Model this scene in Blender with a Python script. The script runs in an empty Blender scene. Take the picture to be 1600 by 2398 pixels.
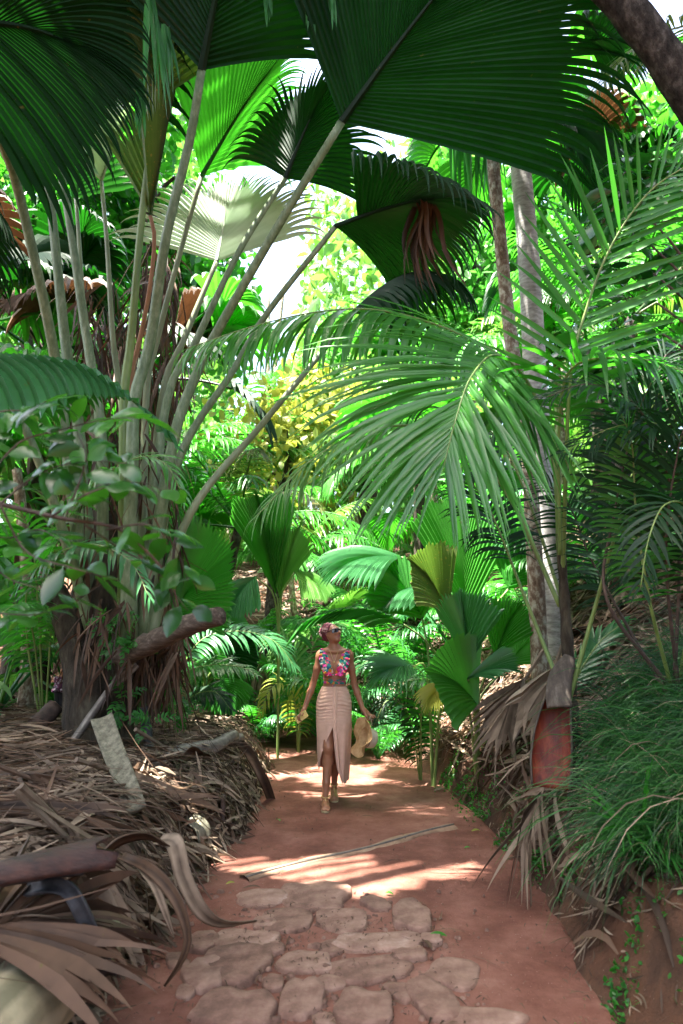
import bpy, math, random
import numpy as np

sc = bpy.context.scene
R = math.radians
# ---------------------------------------------------------------- camera
CAMZ, PITCH, F = 1.6, R(10.0), 1599.0
cam = bpy.data.cameras.new("camera")
camo = bpy.data.objects.new("camera", cam)
sc.collection.objects.link(camo)
camo.location = (0, 0, CAMZ)
camo.rotation_euler = (R(90) + PITCH, 0, 0)
cam.sensor_fit = 'VERTICAL'
cam.sensor_height = 36.0
cam.lens = 24.0
cam.clip_start = 0.05
cam.clip_end = 500
cam.dof.use_dof = True
cam.dof.focus_distance = 6.4
cam.dof.aperture_fstop = 2.2
sc.camera = camo
# ---------------------------------------------------------------- sky and sun
SUN_DIR = np.array([-0.25, -0.12, 0.96])
SUN_DIR = SUN_DIR / np.linalg.norm(SUN_DIR)
elev = math.asin(SUN_DIR[2])
azim = math.atan2(SUN_DIR[0], SUN_DIR[1])
world = bpy.data.worlds.new("World")
sc.world = world
world.use_nodes = True
nt = world.node_tree
bg = nt.nodes["Background"]
sky = nt.nodes.new("ShaderNodeTexSky")
sky.sky_type = 'NISHITA'
sky.sun_disc = False
sky.sun_elevation = elev
sky.sun_rotation = azim
sky.air_density = 1.0
sky.dust_density = 6.0
sky.ozone_density = 0.3
nt.links.new(sky.outputs[0], bg.inputs[0])
bg.inputs[1].default_value = 0.105
sun = bpy.data.lights.new("sun", 'SUN')
sun.energy = 5.0
sun.angle = R(0.5)
sun.color = (1.0, 0.95, 0.86)
suno = bpy.data.objects.new("sun", sun)
sc.collection.objects.link(suno)
from mathutils import Vector
suno.rotation_euler = Vector(-SUN_DIR).to_track_quat('-Z', 'Y').to_euler()
suno.location = (-6, 8, 30)
# ---------------------------------------------------------------- exposure, render
sc.view_settings.view_transform = 'Standard'
sc.view_settings.look = 'None'
sc.view_settings.exposure = 3.45
sc.view_settings.gamma = 1.0
sc.view_settings.use_curve_mapping = False
sc.render.engine = 'CYCLES'
cy = sc.cycles
cy.max_bounces = 8
cy.diffuse_bounces = 4
cy.glossy_bounces = 3
cy.transmission_bounces = 6
cy.transparent_max_bounces = 4
cy.caustics_reflective = False
cy.caustics_refractive = False
cy.use_denoising = True
cy.sample_clamp_indirect = 8.0

# ================================================================ helpers
rng = np.random.default_rng(7)
random.seed(7)
COL = sc.collection
ORIGIN = {}                                   # thing name -> world base point


def P(px, py, d):
    """world point seen at photo pixel (px, py) at distance d along +Y"""
    u, v = (px - 800) / F, (1199 - py) / F
    c, s = math.cos(PITCH), math.sin(PITCH)
    t = d / (c - v * s)
    return np.array([u * t, d, CAMZ + (s + v * c) * t])


def G(px, py, z=0.0):
    """point of the level z seen at a photo pixel"""
    u, v = (px - 800) / F, (1199 - py) / F
    c, s = math.cos(PITCH), math.sin(PITCH)
    t = (z - CAMZ) / (s + v * c)
    return np.array([u * t, (c - v * s) * t, z])


def V(*a):
    return np.array(a, float)


def unit(a):
    a = np.asarray(a, float)
    return a / np.maximum(np.linalg.norm(a, axis=-1, keepdims=True), 1e-9)


def ss(x):
    x = np.clip(x, 0, 1)
    return x * x * (3 - 2 * x)


def spline(pts, n):
    """Catmull-Rom through the points, n samples evenly spaced by length"""
    p = np.array(pts, float)
    if len(p) == 2:
        return p[0] + (p[1] - p[0]) * np.linspace(0, 1, n)[:, None]
    e = np.vstack([2 * p[0] - p[1], p, 2 * p[-1] - p[-2]])
    out = []
    for i in range(1, len(e) - 2):
        t = np.linspace(0, 1, 16, endpoint=False)[:, None]
        a, b, c, d = e[i - 1], e[i], e[i + 1], e[i + 2]
        out.append(0.5 * (2 * b + (c - a) * t + (2 * a - 5 * b + 4 * c - d) * t ** 2 + (3 * b - a - 3 * c + d) * t ** 3))
    out = np.vstack(out + [p[-1:]])
    s = np.r_[0, np.cumsum(np.linalg.norm(np.diff(out, axis=0), axis=1))]
    q = np.linspace(0, s[-1], n)
    return np.stack([np.interp(q, s, out[:, k]) for k in range(3)], 1)


def tangents(p):
    return unit(np.gradient(p, axis=0))


class MB:
    """collects faces, then links them as one mesh object"""
    def __init__(self):
        self.v, self.q, self.t, self.tint, self.n = [], [], [], [], 0
        self.qm, self.tm = [], []

    def add(self, v, q=None, t=None, tint=0.5, mi=0):
        v = np.asarray(v, float).reshape(-1, 3)
        self.v.append(v)
        tt = np.empty(len(v))
        tt[:] = tint
        self.tint.append(tt)
        if q is not None and len(q):
            q = np.asarray(q, int).reshape(-1, 4)
            self.q.append(q + self.n)
            self.qm.append(np.full(len(q), mi))
        if t is not None and len(t):
            t = np.asarray(t, int).reshape(-1, 3)
            self.t.append(t + self.n)
            self.tm.append(np.full(len(t), mi))
        self.n += len(v)

    def mesh(self, name, off=(0, 0, 0), smooth=True):
        me = bpy.data.meshes.new(name)
        v = np.vstack(self.v) - np.asarray(off)
        q = np.vstack(self.q) if self.q else np.zeros((0, 4), int)
        t = np.vstack(self.t) if self.t else np.zeros((0, 3), int)
        me.vertices.add(len(v))
        me.vertices.foreach_set("co", v.astype(np.float32).ravel())
        nl = q.size + t.size
        me.loops.add(nl)
        me.loops.foreach_set("vertex_index", np.r_[q.ravel(), t.ravel()].astype(np.int32))
        me.polygons.add(len(q) + len(t))
        me.polygons.foreach_set("loop_start", np.r_[np.arange(len(q)) * 4, q.size + np.arange(len(t)) * 3].astype(np.int32))
        mi = np.concatenate(self.qm + self.tm) if (self.qm or self.tm) else np.zeros(0)
        me.polygons.foreach_set("material_index", mi.astype(np.int32))
        me.polygons.foreach_set("use_smooth", np.full(len(q) + len(t), bool(smooth)))
        a = me.attributes.new("tint", 'FLOAT', 'POINT')
        a.data.foreach_set("value", np.concatenate(self.tint).astype(np.float32))
        me.update()
        me.validate()
        return me

    def build(self, name, mat, parent=None, smooth=True, origin=None):
        off = origin if origin is not None else (ORIGIN[parent.name] if parent is not None else (0, 0, 0))
        me = self.mesh(name, off, smooth)
        for m in (mat if isinstance(mat, (list, tuple)) else [mat]):
            me.materials.append(m)
        o = bpy.data.objects.new(name, me)
        COL.objects.link(o)
        if parent is not None:
            o.parent = parent
        else:
            o.location = off
        ORIGIN[o.name] = np.array(off, float)
        return o


def tag(o, label=None, cat=None, group=None, kind=None):
    if label: o["label"] = label
    if cat: o["category"] = cat
    if group: o["group"] = group
    if kind: o["kind"] = kind
    return o


def thing(name, label, cat, base, group=None):
    o = bpy.data.objects.new(name, None)
    COL.objects.link(o)
    o.location = [float(x) for x in base]
    o.empty_display_size = 0.1
    ORIGIN[o.name] = np.array(base, float)
    return tag(o, label, cat, group)


def copy_thing(root, loc, rz, label, group=None, scale=1.0, name=None):
    r = root.copy()
    COL.objects.link(r)
    r.location = loc
    r.rotation_euler = (0, 0, rz)
    r.scale = (scale,) * 3
    r["label"] = label
    if group: r["group"] = group
    for ch in list(root.children):
        c = ch.copy()
        COL.objects.link(c)
        c.parent = r
        for g in ch.children:
            d = g.copy()
            COL.objects.link(d)
            d.parent = c
    return r


# ---------------------------------------------------------------- mesh pieces
def tube(mb, pts, rad, ns=8, tint=0.5, cap=True, squash=1.0, mi=0, ref=(0.13, 1, 0.21)):
    pts = np.asarray(pts, float)
    m = len(pts)
    rad = np.interp(np.linspace(0, 1, m), np.linspace(0, 1, len(np.atleast_1d(rad))), np.atleast_1d(rad)) if np.size(rad) != m else np.asarray(rad, float)
    T = tangents(pts)
    a = unit(np.cross(T[0], ref))
    A = []
    for i in range(m):
        a = unit(a - T[i] * np.dot(a, T[i]))
        A.append(a)
    A = np.array(A)
    B = np.cross(T, A)
    ph = np.linspace(0, 2 * math.pi, ns, endpoint=False)
    v = pts[:, None] + rad[:, None, None] * (np.cos(ph)[None, :, None] * A[:, None] + squash * np.sin(ph)[None, :, None] * B[:, None])
    i = np.arange(m - 1)[:, None] * ns
    j = np.arange(ns)[None]
    k = (j + 1) % ns
    q = np.stack([i + j, i + k, i + ns + k, i + ns + j], -1).reshape(-1, 4)
    vv = v.reshape(-1, 3)
    t = None
    if cap:
        vv = np.vstack([vv, pts[:1], pts[-1:]])
        c0, c1 = m * ns, m * ns + 1
        j = np.arange(ns)
        k = (j + 1) % ns
        t = np.vstack([np.stack([k, j, np.full(ns, c0)], 1), np.stack([(m - 1) * ns + j, (m - 1) * ns + k, np.full(ns, c1)], 1)])
    mb.add(vv, q, t, tint, mi)


def grow(p0, d0, length, m, droop, power=1.0):
    """integrate n growing lines of m points bending to gravity"""
    n = len(p0)
    C = np.zeros((n, m, 3))
    C[:, 0] = p0
    d = unit(d0)
    ds = (np.broadcast_to(length, (n,)) / (m - 1))[:, None]
    dr = np.broadcast_to(droop, (n,))[:, None]
    for i in range(1, m):
        w = (i / (m - 1)) ** power * (2.0 / (m - 1))
        d = unit(d + np.array([0, 0, -1.0]) * dr * w)
        C[:, i] = C[:, i - 1] + d * ds
    return C


def ribbons(mb, C, S0, W, fold=0.25, tint=0.5, mi=0):
    """n folded ribbons: C (n,m,3) centre lines, S0 (n,3) sideways, W (n,m) half widths"""
    C = np.asarray(C, float)
    n, m, _ = C.shape
    T = unit(np.gradient(C, axis=1))
    S = np.broadcast_to(np.asarray(S0, float)[:, None] if np.ndim(S0) == 2 else S0, C.shape)
    S = unit(S - T * np.sum(S * T, -1, keepdims=True))
    N = np.cross(T, S)
    W = np.broadcast_to(W, (n, m))[..., None]
    up = N * W * fold
    v = np.stack([C - S * W + up, C, C + S * W + up], 2)          # n,m,3,3
    base = (np.arange(n)[:, None, None] * m + np.arange(m - 1)[None, :, None]) * 3
    k = np.arange(2)[None, None]
    q = np.stack([base + k, base + k + 1, base + 3 + k + 1, base + 3 + k], -1).reshape(-1, 4)
    tt = np.broadcast_to(np.asarray(tint, float).reshape(-1, 1), (n, m * 3)).ravel() if np.ndim(tint) else tint
    mb.add(v.reshape(-1, 3), q, None, tt, mi)


def leafprofile(m, base=0.12, peak=0.4, p=0.75):
    t = np.linspace(0, 1, m)
    w = np.where(t < peak, base + (1 - base) * np.sin(t / peak * math.pi / 2), np.cos((t - peak) / (1 - peak) * math.pi / 2) ** p)
    w[-1] = 0.02
    return w


def pinnate(mb, R_, n, L, W, up=(0, 0, 1), t0=0.15, a0=75, a1=25, vee=10, droop=0.5, m=6, prof=None, seed=0, tint=0.5, jitter=0.06, fold=0.22, dvar=0.3, gaps=0.0):
    """leaflets of a feather leaf along the rachis polyline R_"""
    r = np.random.default_rng(seed)
    T = tangents(R_)
    s = np.linspace(0, 1, len(R_))
    out = []
    t0s = t0 if isinstance(t0, tuple) else (t0, t0)
    for side, t0 in zip((-1, 1), t0s):
        t = np.linspace(t0, 0.995, n) + r.normal(0, 0.25 * (1 - t0) / n, n)
        if gaps: t = t[r.random(n) > gaps]
        t = np.clip(t, t0, 1)
        k = len(t)
        p = np.stack([np.interp(t, s, R_[:, c]) for c in range(3)], 1)
        tt = unit(np.stack([np.interp(t, s, T[:, c]) for c in range(3)], 1))
        U = unit(np.asarray(up, float) - tt * (tt @ np.asarray(up, float))[:, None])
        S = np.cross(tt, U) * side
        q = (t - t0) / (1 - t0)
        a = np.radians(a0 + (a1 - a0) * q + r.normal(0, 4, k))
        vv = np.radians(vee + r.normal(0, 6, k))
        d = np.cos(a)[:, None] * tt + np.sin(a)[:, None] * (S * np.cos(vv)[:, None] + U * np.sin(vv)[:, None])
        ln = L * (np.interp(q, [0, .15, .45, .75, 1], [.55, .85, 1, .8, .35]) if prof is None else np.interp(q, *prof)) * (1 + r.normal(0, jitter, k))
        C = grow(p, d, ln, m, droop * (1 + r.normal(0, dvar, k)))
        w = W * leafprofile(m, 0.35, 0.3, 0.9)[None] * np.clip(ln / L, .5, 1)[:, None]
        side_v = tt - d * np.sum(tt * d, 1, keepdims=True) + 0.25 * U * 0
        ribbons(mb, C, unit(side_v) * side, w, fold, tint + r.normal(0, .12, k))


def fan(mb, B, T0, N0, L, n=44, tmax=0.45, th=75, cup=15, droop=0.25, tipdroop=1.7, split=0.6, cdroop=0.25, pleat=0.45, blen=0.8, ms=7, mt=8, seed=0, tint=0.5, half=(1, 1), ragged=0.08, costa=None, spow=0.9, tipjit=0.05, chaos=0.0):
    """pleated costapalmate blade: fused towards the costa, the tips free and hanging"""
    r = np.random.default_rng(seed)
    T0 = unit(T0)
    N0 = unit(np.asarray(N0, float) - T0 * np.dot(N0, T0))
    Lc = L * tmax
    mc = 14
    if costa is not None:
        c = spline(costa, mc)
        Lc = np.linalg.norm(np.diff(c, axis=0), axis=1).sum()
    else:
        c = grow(np.asarray(B, float)[None], T0[None], Lc, mc, cdroop)[0]
    T = tangents(c)
    N = unit(N0 - T * (T @ N0)[:, None])
    S = np.cross(T, N)
    nj = 2 * n + 1
    lo, hi = -th * half[0], th * half[1]
    thj = np.linspace(lo, hi, nj)
    a = np.abs(thj) / th
    sc_ = np.linspace(0, 1, mc)
    tj = (1 - a) ** spow
    f = lambda arr: np.stack([np.interp(tj, sc_, arr[:, k]) for k in range(3)], 1)
    p0, tt, nn, sd = f(c), unit(f(T)), unit(f(N)), unit(f(S))
    thr = np.radians(thj)[:, None]
    cp = math.radians(cup)
    d0 = np.cos(thr) * tt + np.sin(thr) * sd * math.cos(cp) + np.abs(np.sin(thr)) * nn * math.sin(cp)
    ell = (L - Lc) + (L * blen - (L - Lc)) * ss(a)
    fl = ell * split * (1 + 0.03 * np.sin(thj * 0.7 + seed))
    X = grow(p0, d0, fl, ms, droop)
    if chaos:
        w_ = np.cumsum(r.normal(0, 1, nj)) * .12 + r.normal(0, 1, nj)
        X = X + (nn * (chaos * w_)[:, None])[:, None] * (np.linspace(0, 1, ms)[None, :, None]) * fl[:, None, None]
    lat = np.gradient(X, axis=0)
    dirs = unit(np.gradient(X, axis=1))
    nor = unit(np.cross(lat, dirs))
    X[1::2] += (nor * np.linalg.norm(lat, axis=-1, keepdims=True) * pleat * 2)[1::2]
    idx = np.arange(nj * ms).reshape(nj, ms)
    q = np.stack([idx[:-1, :-1], idx[1:, :-1], idx[1:, 1:], idx[:-1, 1:]], -1).reshape(-1, 4)
    seg_t = tint + r.normal(0, .24 if chaos else .10, nj)
    seg_t[1::2] = (seg_t[:-1:2] + seg_t[2::2]) / 2 + .05
    mb.add(X.reshape(-1, 3), q, None, np.repeat(seg_t, ms))
    # free tips
    ce = X[1::2, -1]
    hw = (X[2::2, -1] - X[:-2:2, -1]) / 2
    rise = ce - (X[2::2, -1] + X[:-2:2, -1]) / 2
    dd = unit(X[1::2, -1] - X[1::2, -2])
    k = len(ce)
    tl = (ell * (1 - split))[1::2] * (1 + r.normal(0, ragged, k)) * np.where(r.random(k) < .06, .45, 1)
    C = grow(ce, dd + r.normal(0, tipjit, (k, 3)), tl, mt, tipdroop * np.clip(1 + r.normal(0, .3, k), .2, 2))
    tp = (1 - np.linspace(0, 1, mt) ** 1.3)[None, :, None] * 0.97
    tp[:, -1] = 0.03
    rs = rise[:, None] * tp
    v = np.stack([C - hw[:, None] * tp - rs, C, C + hw[:, None] * tp - rs], 2)
    base = (np.arange(k)[:, None, None] * mt + np.arange(mt - 1)[None, :, None]) * 3
    j = np.arange(2)[None, None]
    q = np.stack([base + j, base + j + 1, base + 3 + j + 1, base + 3 + j], -1).reshape(-1, 4)
    mb.add(v.reshape(-1, 3), q, None, np.repeat(seg_t[1::2], mt * 3))
    return c


def leaves(mb, p, d, nrm, L, W, m=5, droop=0.4, fold=0.2, tint=0.5, peak=0.42):
    p = np.asarray(p, float)
    n = len(p)
    C = grow(p, d, L, m, droop)
    S = unit(np.cross(unit(d), nrm))
    w = np.broadcast_to(W, (n,))[:, None] * leafprofile(m, 0.1, peak, 0.8)[None]
    ribbons(mb, C, S, w, fold, tint)


def rand_unit(n, r):
    return unit(r.normal(size=(n, 3)))


# ================================================================ materials
def newmat(name):
    m = bpy.data.materials.new(name)
    m.use_nodes = True
    n = m.node_tree.nodes
    return m, n, m.node_tree.links, n["Principled BSDF"], n["Material Output"]


def ramp(n, stops):
    r = n.new("ShaderNodeValToRGB")
    el = r.color_ramp.elements
    while len(el) < len(stops): el.new(0.5)
    for e, (p, c) in zip(el, stops):
        e.position = p
        e.color = (*c, 1)
    return r


def mathn(n, l, op, a, b):
    x = n.new("ShaderNodeMath")
    x.operation = op
    for i, s in enumerate((a, b)):
        if hasattr(s, 'links'): l.new(s, x.inputs[i])
        else: x.inputs[i].default_value = s
    return x.outputs[0]


def noise(n, l, scale, detail=4, rough=0.6, stretch=None, coord='Object'):
    tc = n.new("ShaderNodeTexCoord")
    t = n.new("ShaderNodeTexNoise")
    t.inputs['Scale'].default_value = scale
    t.inputs['Detail'].default_value = detail
    t.inputs['Roughness'].default_value = rough
    if stretch is not None:
        mp = n.new("ShaderNodeMapping")
        mp.inputs['Scale'].default_value = stretch
        l.new(tc.outputs[coord], mp.inputs[0])
        l.new(mp.outputs[0], t.inputs['Vector'])
    else:
        l.new(tc.outputs[coord], t.inputs['Vector'])
    return t.outputs['Fac']


def leafmat(name, dark, light, trans, tw=0.4, rough=0.38, spec=0.36, spots=(.10, .085, .02), nscale=3.0, spotscale=17, spotcut=.70):
    """leaf: glossy skin over a body that lets light through"""
    m, n, l, b, out = newmat(name)
    at = n.new("ShaderNodeAttribute")
    at.attribute_name = "tint"
    nz = noise(n, l, nscale, 3)
    f = mathn(n, l, 'ADD', at.outputs['Fac'], mathn(n, l, 'MULTIPLY', mathn(n, l, 'SUBTRACT', nz, 0.5), 0.9))
    rp = ramp(n, [(0.15, dark), (0.85, light)])
    l.new(f, rp.inputs[0])
    col = rp.outputs[0]
    if spots:
        z2 = noise(n, l, spotscale, 3)
        r2 = ramp(n, [(spotcut, (0, 0, 0)), (spotcut + .05, (1, 1, 1))])
        l.new(z2, r2.inputs[0])
        mx = n.new("ShaderNodeMixRGB")
        l.new(r2.outputs[0], mx.inputs[0])
        l.new(col, mx.inputs[1])
        mx.inputs[2].default_value = (*spots, 1)
        col = mx.outputs[0]
    l.new(col, b.inputs['Base Color'])
    b.inputs['Roughness'].default_value = rough
    b.inputs['Specular IOR Level'].default_value = spec
    tr = n.new("ShaderNodeBsdfTranslucent")
    rt = ramp(n, [(0.1, tuple(c * 0.7 for c in trans)), (0.9, trans)])
    l.new(f, rt.inputs[0])
    l.new(rt.outputs[0], tr.inputs[0])
    mix = n.new("ShaderNodeMixShader")
    mix.inputs[0].default_value = tw
    l.new(b.outputs[0], mix.inputs[1])
    l.new(tr.outputs[0], mix.inputs[2])
    l.new(mix.outputs[0], out.inputs[0])
    return m


def surfmat(name, stops, scale=6, stretch=None, rough=0.8, bump=0.3, detail=6, bscale=None, spec=0.3, tint=0.0, bdist=0.01):
    m, n, l, b, out = newmat(name)
    z = noise(n, l, scale, detail, 0.65, stretch)
    f = z
    if tint:
        at = n.new("ShaderNodeAttribute")
        at.attribute_name = "tint"
        f = mathn(n, l, 'ADD', mathn(n, l, 'MULTIPLY', z, 1 - tint), mathn(n, l, 'MULTIPLY', at.outputs['Fac'], tint))
    rp = ramp(n, stops)
    l.new(f, rp.inputs[0])
    l.new(rp.outputs[0], b.inputs['Base Color'])
    b.inputs['Roughness'].default_value = rough
    b.inputs['Specular IOR Level'].default_value = spec
    if bump:
        bz = noise(n, l, bscale or scale * 3, 6, 0.7, stretch)
        bp = n.new("ShaderNodeBump")
        bp.inputs['Strength'].default_value = bump
        bp.inputs['Distance'].default_value = bdist
        l.new(bz, bp.inputs['Height'])
        l.new(bp.outputs[0], b.inputs['Normal'])
    return m


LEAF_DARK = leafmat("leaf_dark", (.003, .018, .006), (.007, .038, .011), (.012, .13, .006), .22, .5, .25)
LEAF_SHADE = leafmat('leaf_shade', (.003, .016, .005), (.006, .032, .009), (.008, .075, .005), .2, .7, .10)  # shaded copy of leaf_dark, gloom put into its colour and dull skin
LEAF_SUNWHITE = leafmat("leaf_sunwhite", (.34, .42, .32), (.55, .60, .52), (.35, .6, .22), .25, .3)  # the white of full sun put into the leaf colour
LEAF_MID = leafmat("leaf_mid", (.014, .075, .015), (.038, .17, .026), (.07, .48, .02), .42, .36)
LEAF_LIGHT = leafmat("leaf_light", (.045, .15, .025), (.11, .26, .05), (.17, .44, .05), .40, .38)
LEAF_BLUE = leafmat("leaf_blue", (.022, .09, .032), (.055, .19, .07), (.07, .42, .035), .34, .30)
LEAF_FROND = leafmat("leaf_frond", (.025, .12, .022), (.07, .23, .045), (.12, .52, .03), .40, .30, .5)
LEAF_YEL = leafmat("leaf_yellow", (.13, .20, .03), (.30, .31, .06), (.48, .52, .07), .46, .45)
LEAF_OLD = leafmat("leaf_old", (.03, .07, .015), (.10, .12, .03), (.14, .28, .03), .35, .5, spots=(.30, .16, .04), spotscale=26, spotcut=.62)
LEAF_GLOSS = leafmat("leaf_gloss", (.008, .05, .012), (.025, .13, .02), (.05, .36, .02), .32, .22, .6)
LEAF_BRIGHT = leafmat("leaf_bright", (.022, .12, .014), (.05, .21, .026), (.085, .44, .035), .42, .38)
DEAD = leafmat("dead_leaf", (.055, .036, .024), (.30, .225, .16), (.16, .10, .05), .15, .7, .25, nscale=6)
DEAD_BROWN = leafmat("dead_leaf_brown", (.028, .016, .010), (.125, .072, .043), (.12, .05, .02), .12, .65, .3, nscale=6)
PETIOLE = surfmat("petiole", [(.3, (.065, .105, .045)), (.5, (.125, .18, .09)), (.60, (.17, .225, .125)), (.72, (.29, .33, .23))], 22, (1, 1, .35), .5, .15, spec=.4)
PETIOLE_PALE = surfmat("petiole_pale", [(.3, (.12, .155, .08)), (.6, (.21, .25, .14)), (.8, (.33, .34, .24))], 10, (1, 1, .2), .45, .1, spec=.4)
PETIOLE_GREEN = surfmat("petiole_green", [(.3, (.09, .15, .035)), (.7, (.2, .28, .08))], 12, (1, 1, .2), .45, .1, spec=.4)
PETIOLE_BROWN = surfmat("petiole_brown", [(.3, (.22, .10, .05)), (.7, (.42, .22, .12))], 9, (1, 1, .15), .6, .2)
SHEATH = surfmat("sheath", [(.34, (.012, .009, .006)), (.5, (.042, .032, .021)), (.68, (.11, .095, .065))], 9, (1, 1, .3), .9, .9, bdist=.04)
BARK = surfmat("bark", [(.34, (.014, .011, .010)), (.52, (.055, .044, .038)), (.72, (.16, .14, .125))], 16, (1, 1, .5), .95, 1.0, bdist=.05)
BARK_LICHEN = surfmat("bark_lichen", [(.32, (.09, .06, .04)), (.48, (.19, .14, .10)), (.58, (.36, .34, .27)), (.75, (.5, .5, .43))], 22, (1, 1, .6), .9, .5)
BARK_RING = surfmat("bark_ringed", [(.3, (.16, .15, .14)), (.52, (.33, .32, .30)), (.75, (.52, .52, .5))], 9, (1, 1, 3), .85, .5, bscale=9)
WOODGREY = surfmat("wood_grey", [(.3, (.05, .042, .038)), (.52, (.15, .13, .11)), (.72, (.30, .27, .235))], 14, (1, 1, 1), .85, .6, tint=.5)
WOODDARK = surfmat("wood_dark", [(.3, (.02, .015, .013)), (.55, (.075, .05, .04)), (.8, (.19, .13, .10))], 10, None, .75, .5)
# ================================================================ ground, path
_L = [(60, 2700), (200, 2398), (330, 2250), (430, 2130), (500, 2030), (585, 1940), (622, 1870), (632, 1800), (600, 1748), (575, 1722)]
_Rr = [(1520, 2700), (1400, 2398), (1330, 2250), (1265, 2100), (1185, 2000), (1090, 1900), (1010, 1830), (940, 1772), (860, 1738), (740, 1705), (660, 1692)]
_L = np.array([G(*p) for p in _L])
_Rr = np.array([G(*p) for p in _Rr])


def xl(y): return np.interp(y, _L[:, 1], _L[:, 0])
def xr(y): return np.interp(y, _Rr[:, 1], _Rr[:, 0])


def vnoise(x, y, f=1.0, seed=0):
    """smooth value noise from summed sines"""
    r = np.random.default_rng(seed)
    z = 0
    for k in range(7):
        a, ph = r.uniform(0, 2 * math.pi, 2)
        q = f * (0.6 + 0.35 * k)
        z = z + np.sin((x * math.cos(a) + y * math.sin(a)) * q * 2 + ph) / (1 + 0.45 * k)
    return z / 3.2


def edge(x, y):
    """metres outside the path: right, back, left"""
    er = x - xr(y) + 0.10 * vnoise(x * 0, y, 2.2, 3) + .05 * vnoise(x, y, 7, 6) + .03 * vnoise(x, y, 15, 7)
    eb = y - 12.7 + 0.15 * vnoise(x, y * 0, 1.5, 4)
    el = np.minimum(xl(y) - x, 11.0 - y) + 0.08 * vnoise(x * 0, y, 2.5, 5) + .05 * vnoise(x, y, 8, 8)
    return er, eb, el


def H(x, y):
    x, y = np.asarray(x, float), np.asarray(y, float)
    er, eb, el = edge(x, y)
    hr = 0.40 * ss(er / .40) + 0.80 * np.clip(er - .2, 0, 3.2) + .35 * np.clip(er - 3.4, 0, 6)
    hr = np.where(er > 0, hr * np.interp(y, [2.0, 3.2, 4.5, 7], [.6, .7, .85, 1.0]), 0)
    hb = np.where(eb > 0, .30 * ss(eb / .5) + .40 * np.clip(eb - .4, 0, 9) + .2 * np.clip(eb - 9.4, 0, 20), 0)
    hl = np.where(el > 0, .52 * ss(el / .5) + .09 * np.clip(el - .5, 0, 6), 0)
    h = np.maximum(np.maximum(hr, hb), hl)
    out = ss(h / .3)
    h = h + out * (0.07 * vnoise(x, y, 1.6, 11) + .035 * vnoise(x, y, 5, 12))
    return h - 0.05 * (1 - ss(h / .06))


def GS(px, py, dz=0.0):
    """where the line of sight through a photo pixel meets the terrain"""
    d = np.linspace(1.5, 40, 3000)
    u, v = (px - 800) / F, (1199 - py) / F
    c, s = math.cos(PITCH), math.sin(PITCH)
    t = d / (c - v * s)
    z = CAMZ + (s + v * c) * t
    k = np.argmax(z < H(u * t, d))
    p = P(px, py, d[k])
    p[2] = H(p[0], p[1]) + dz
    return p


def dirtmat(name, stops, scale, peb=1.0):
    m, n, l, b, out = newmat(name)
    z = noise(n, l, scale, 8, .7)
    z2 = noise(n, l, scale * .13, 3, .6)
    f = mathn(n, l, 'ADD', mathn(n, l, 'MULTIPLY', z, .45), mathn(n, l, 'MULTIPLY', z2, .55))
    rp = ramp(n, stops)
    l.new(f, rp.inputs[0])
    col = rp.outputs[0]
    # small grit, its own colour
    tc = n.new("ShaderNodeTexCoord")
    vo = n.new("ShaderNodeTexVoronoi")
    vo.inputs['Scale'].default_value = 75
    l.new(tc.outputs['Object'], vo.inputs['Vector'])
    r2 = ramp(n, [(.10, (1, 1, 1)), (.17, (0, 0, 0))])
    l.new(vo.outputs['Distance'], r2.inputs[0])
    sp = n.new("ShaderNodeSeparateColor")
    l.new(vo.outputs['Color'], sp.inputs[0])
    k = mathn(n, l, 'MULTIPLY', r2.outputs[0], mathn(n, l, 'GREATER_THAN', sp.outputs[0], .72))
    gc = ramp(n, [(.0, (.10, .05, .035)), (.6, (.30, .18, .12)), (1.0, (.5, .42, .34))])
    l.new(sp.outputs[1], gc.inputs[0])
    mx = n.new("ShaderNodeMixRGB")
    l.new(k, mx.inputs[0])
    l.new(col, mx.inputs[1])
    l.new(gc.outputs[0], mx.inputs[2])
    l.new(mx.outputs[0], b.inputs['Base Color'])
    b.inputs['Roughness'].default_value = .9
    b.inputs['Specular IOR Level'].default_value = .2
    hz = mathn(n, l, 'ADD', noise(n, l, 38, 8, .75), mathn(n, l, 'MULTIPLY', k, .5))
    bp = n.new("ShaderNodeBump")
    bp.inputs['Strength'].default_value = .8 * peb
    bp.inputs['Distance'].default_value = .02
    l.new(hz, bp.inputs['Height'])
    l.new(bp.outputs[0], b.inputs['Normal'])
    return m


DIRT = dirtmat("red_dirt", [(.34, (.075, .028, .019)), (.46, (.145, .058, .040)), (.55, (.21, .096, .069)), (.66, (.30, .172, .135))], 3.2)
EARTH = dirtmat("bank_earth", [(.34, (.035, .022, .016)), (.47, (.085, .045, .028)), (.56, (.15, .07, .04)), (.68, (.17, .11, .07))], 4.5, 1.6)

gx = np.unique(np.r_[np.linspace(-60, -7, 18), np.arange(-7, 7, .09), np.linspace(7, 60, 18)])
gy = np.unique(np.r_[np.linspace(-30, 1.2, 10), np.arange(1.2, 16, .09), np.linspace(16, 90, 24)])
X, Y = np.meshgrid(gx, gy, indexing='ij')
mb = MB()
idx = np.arange(X.size).reshape(X.shape)
mb.add(np.stack([X, Y, H(X, Y)], -1).reshape(-1, 3), np.stack([idx[:-1, :-1], idx[1:, :-1], idx[1:, 1:], idx[:-1, 1:]], -1).reshape(-1, 4))
tag(mb.build("ground", EARTH), kind="structure")

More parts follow.
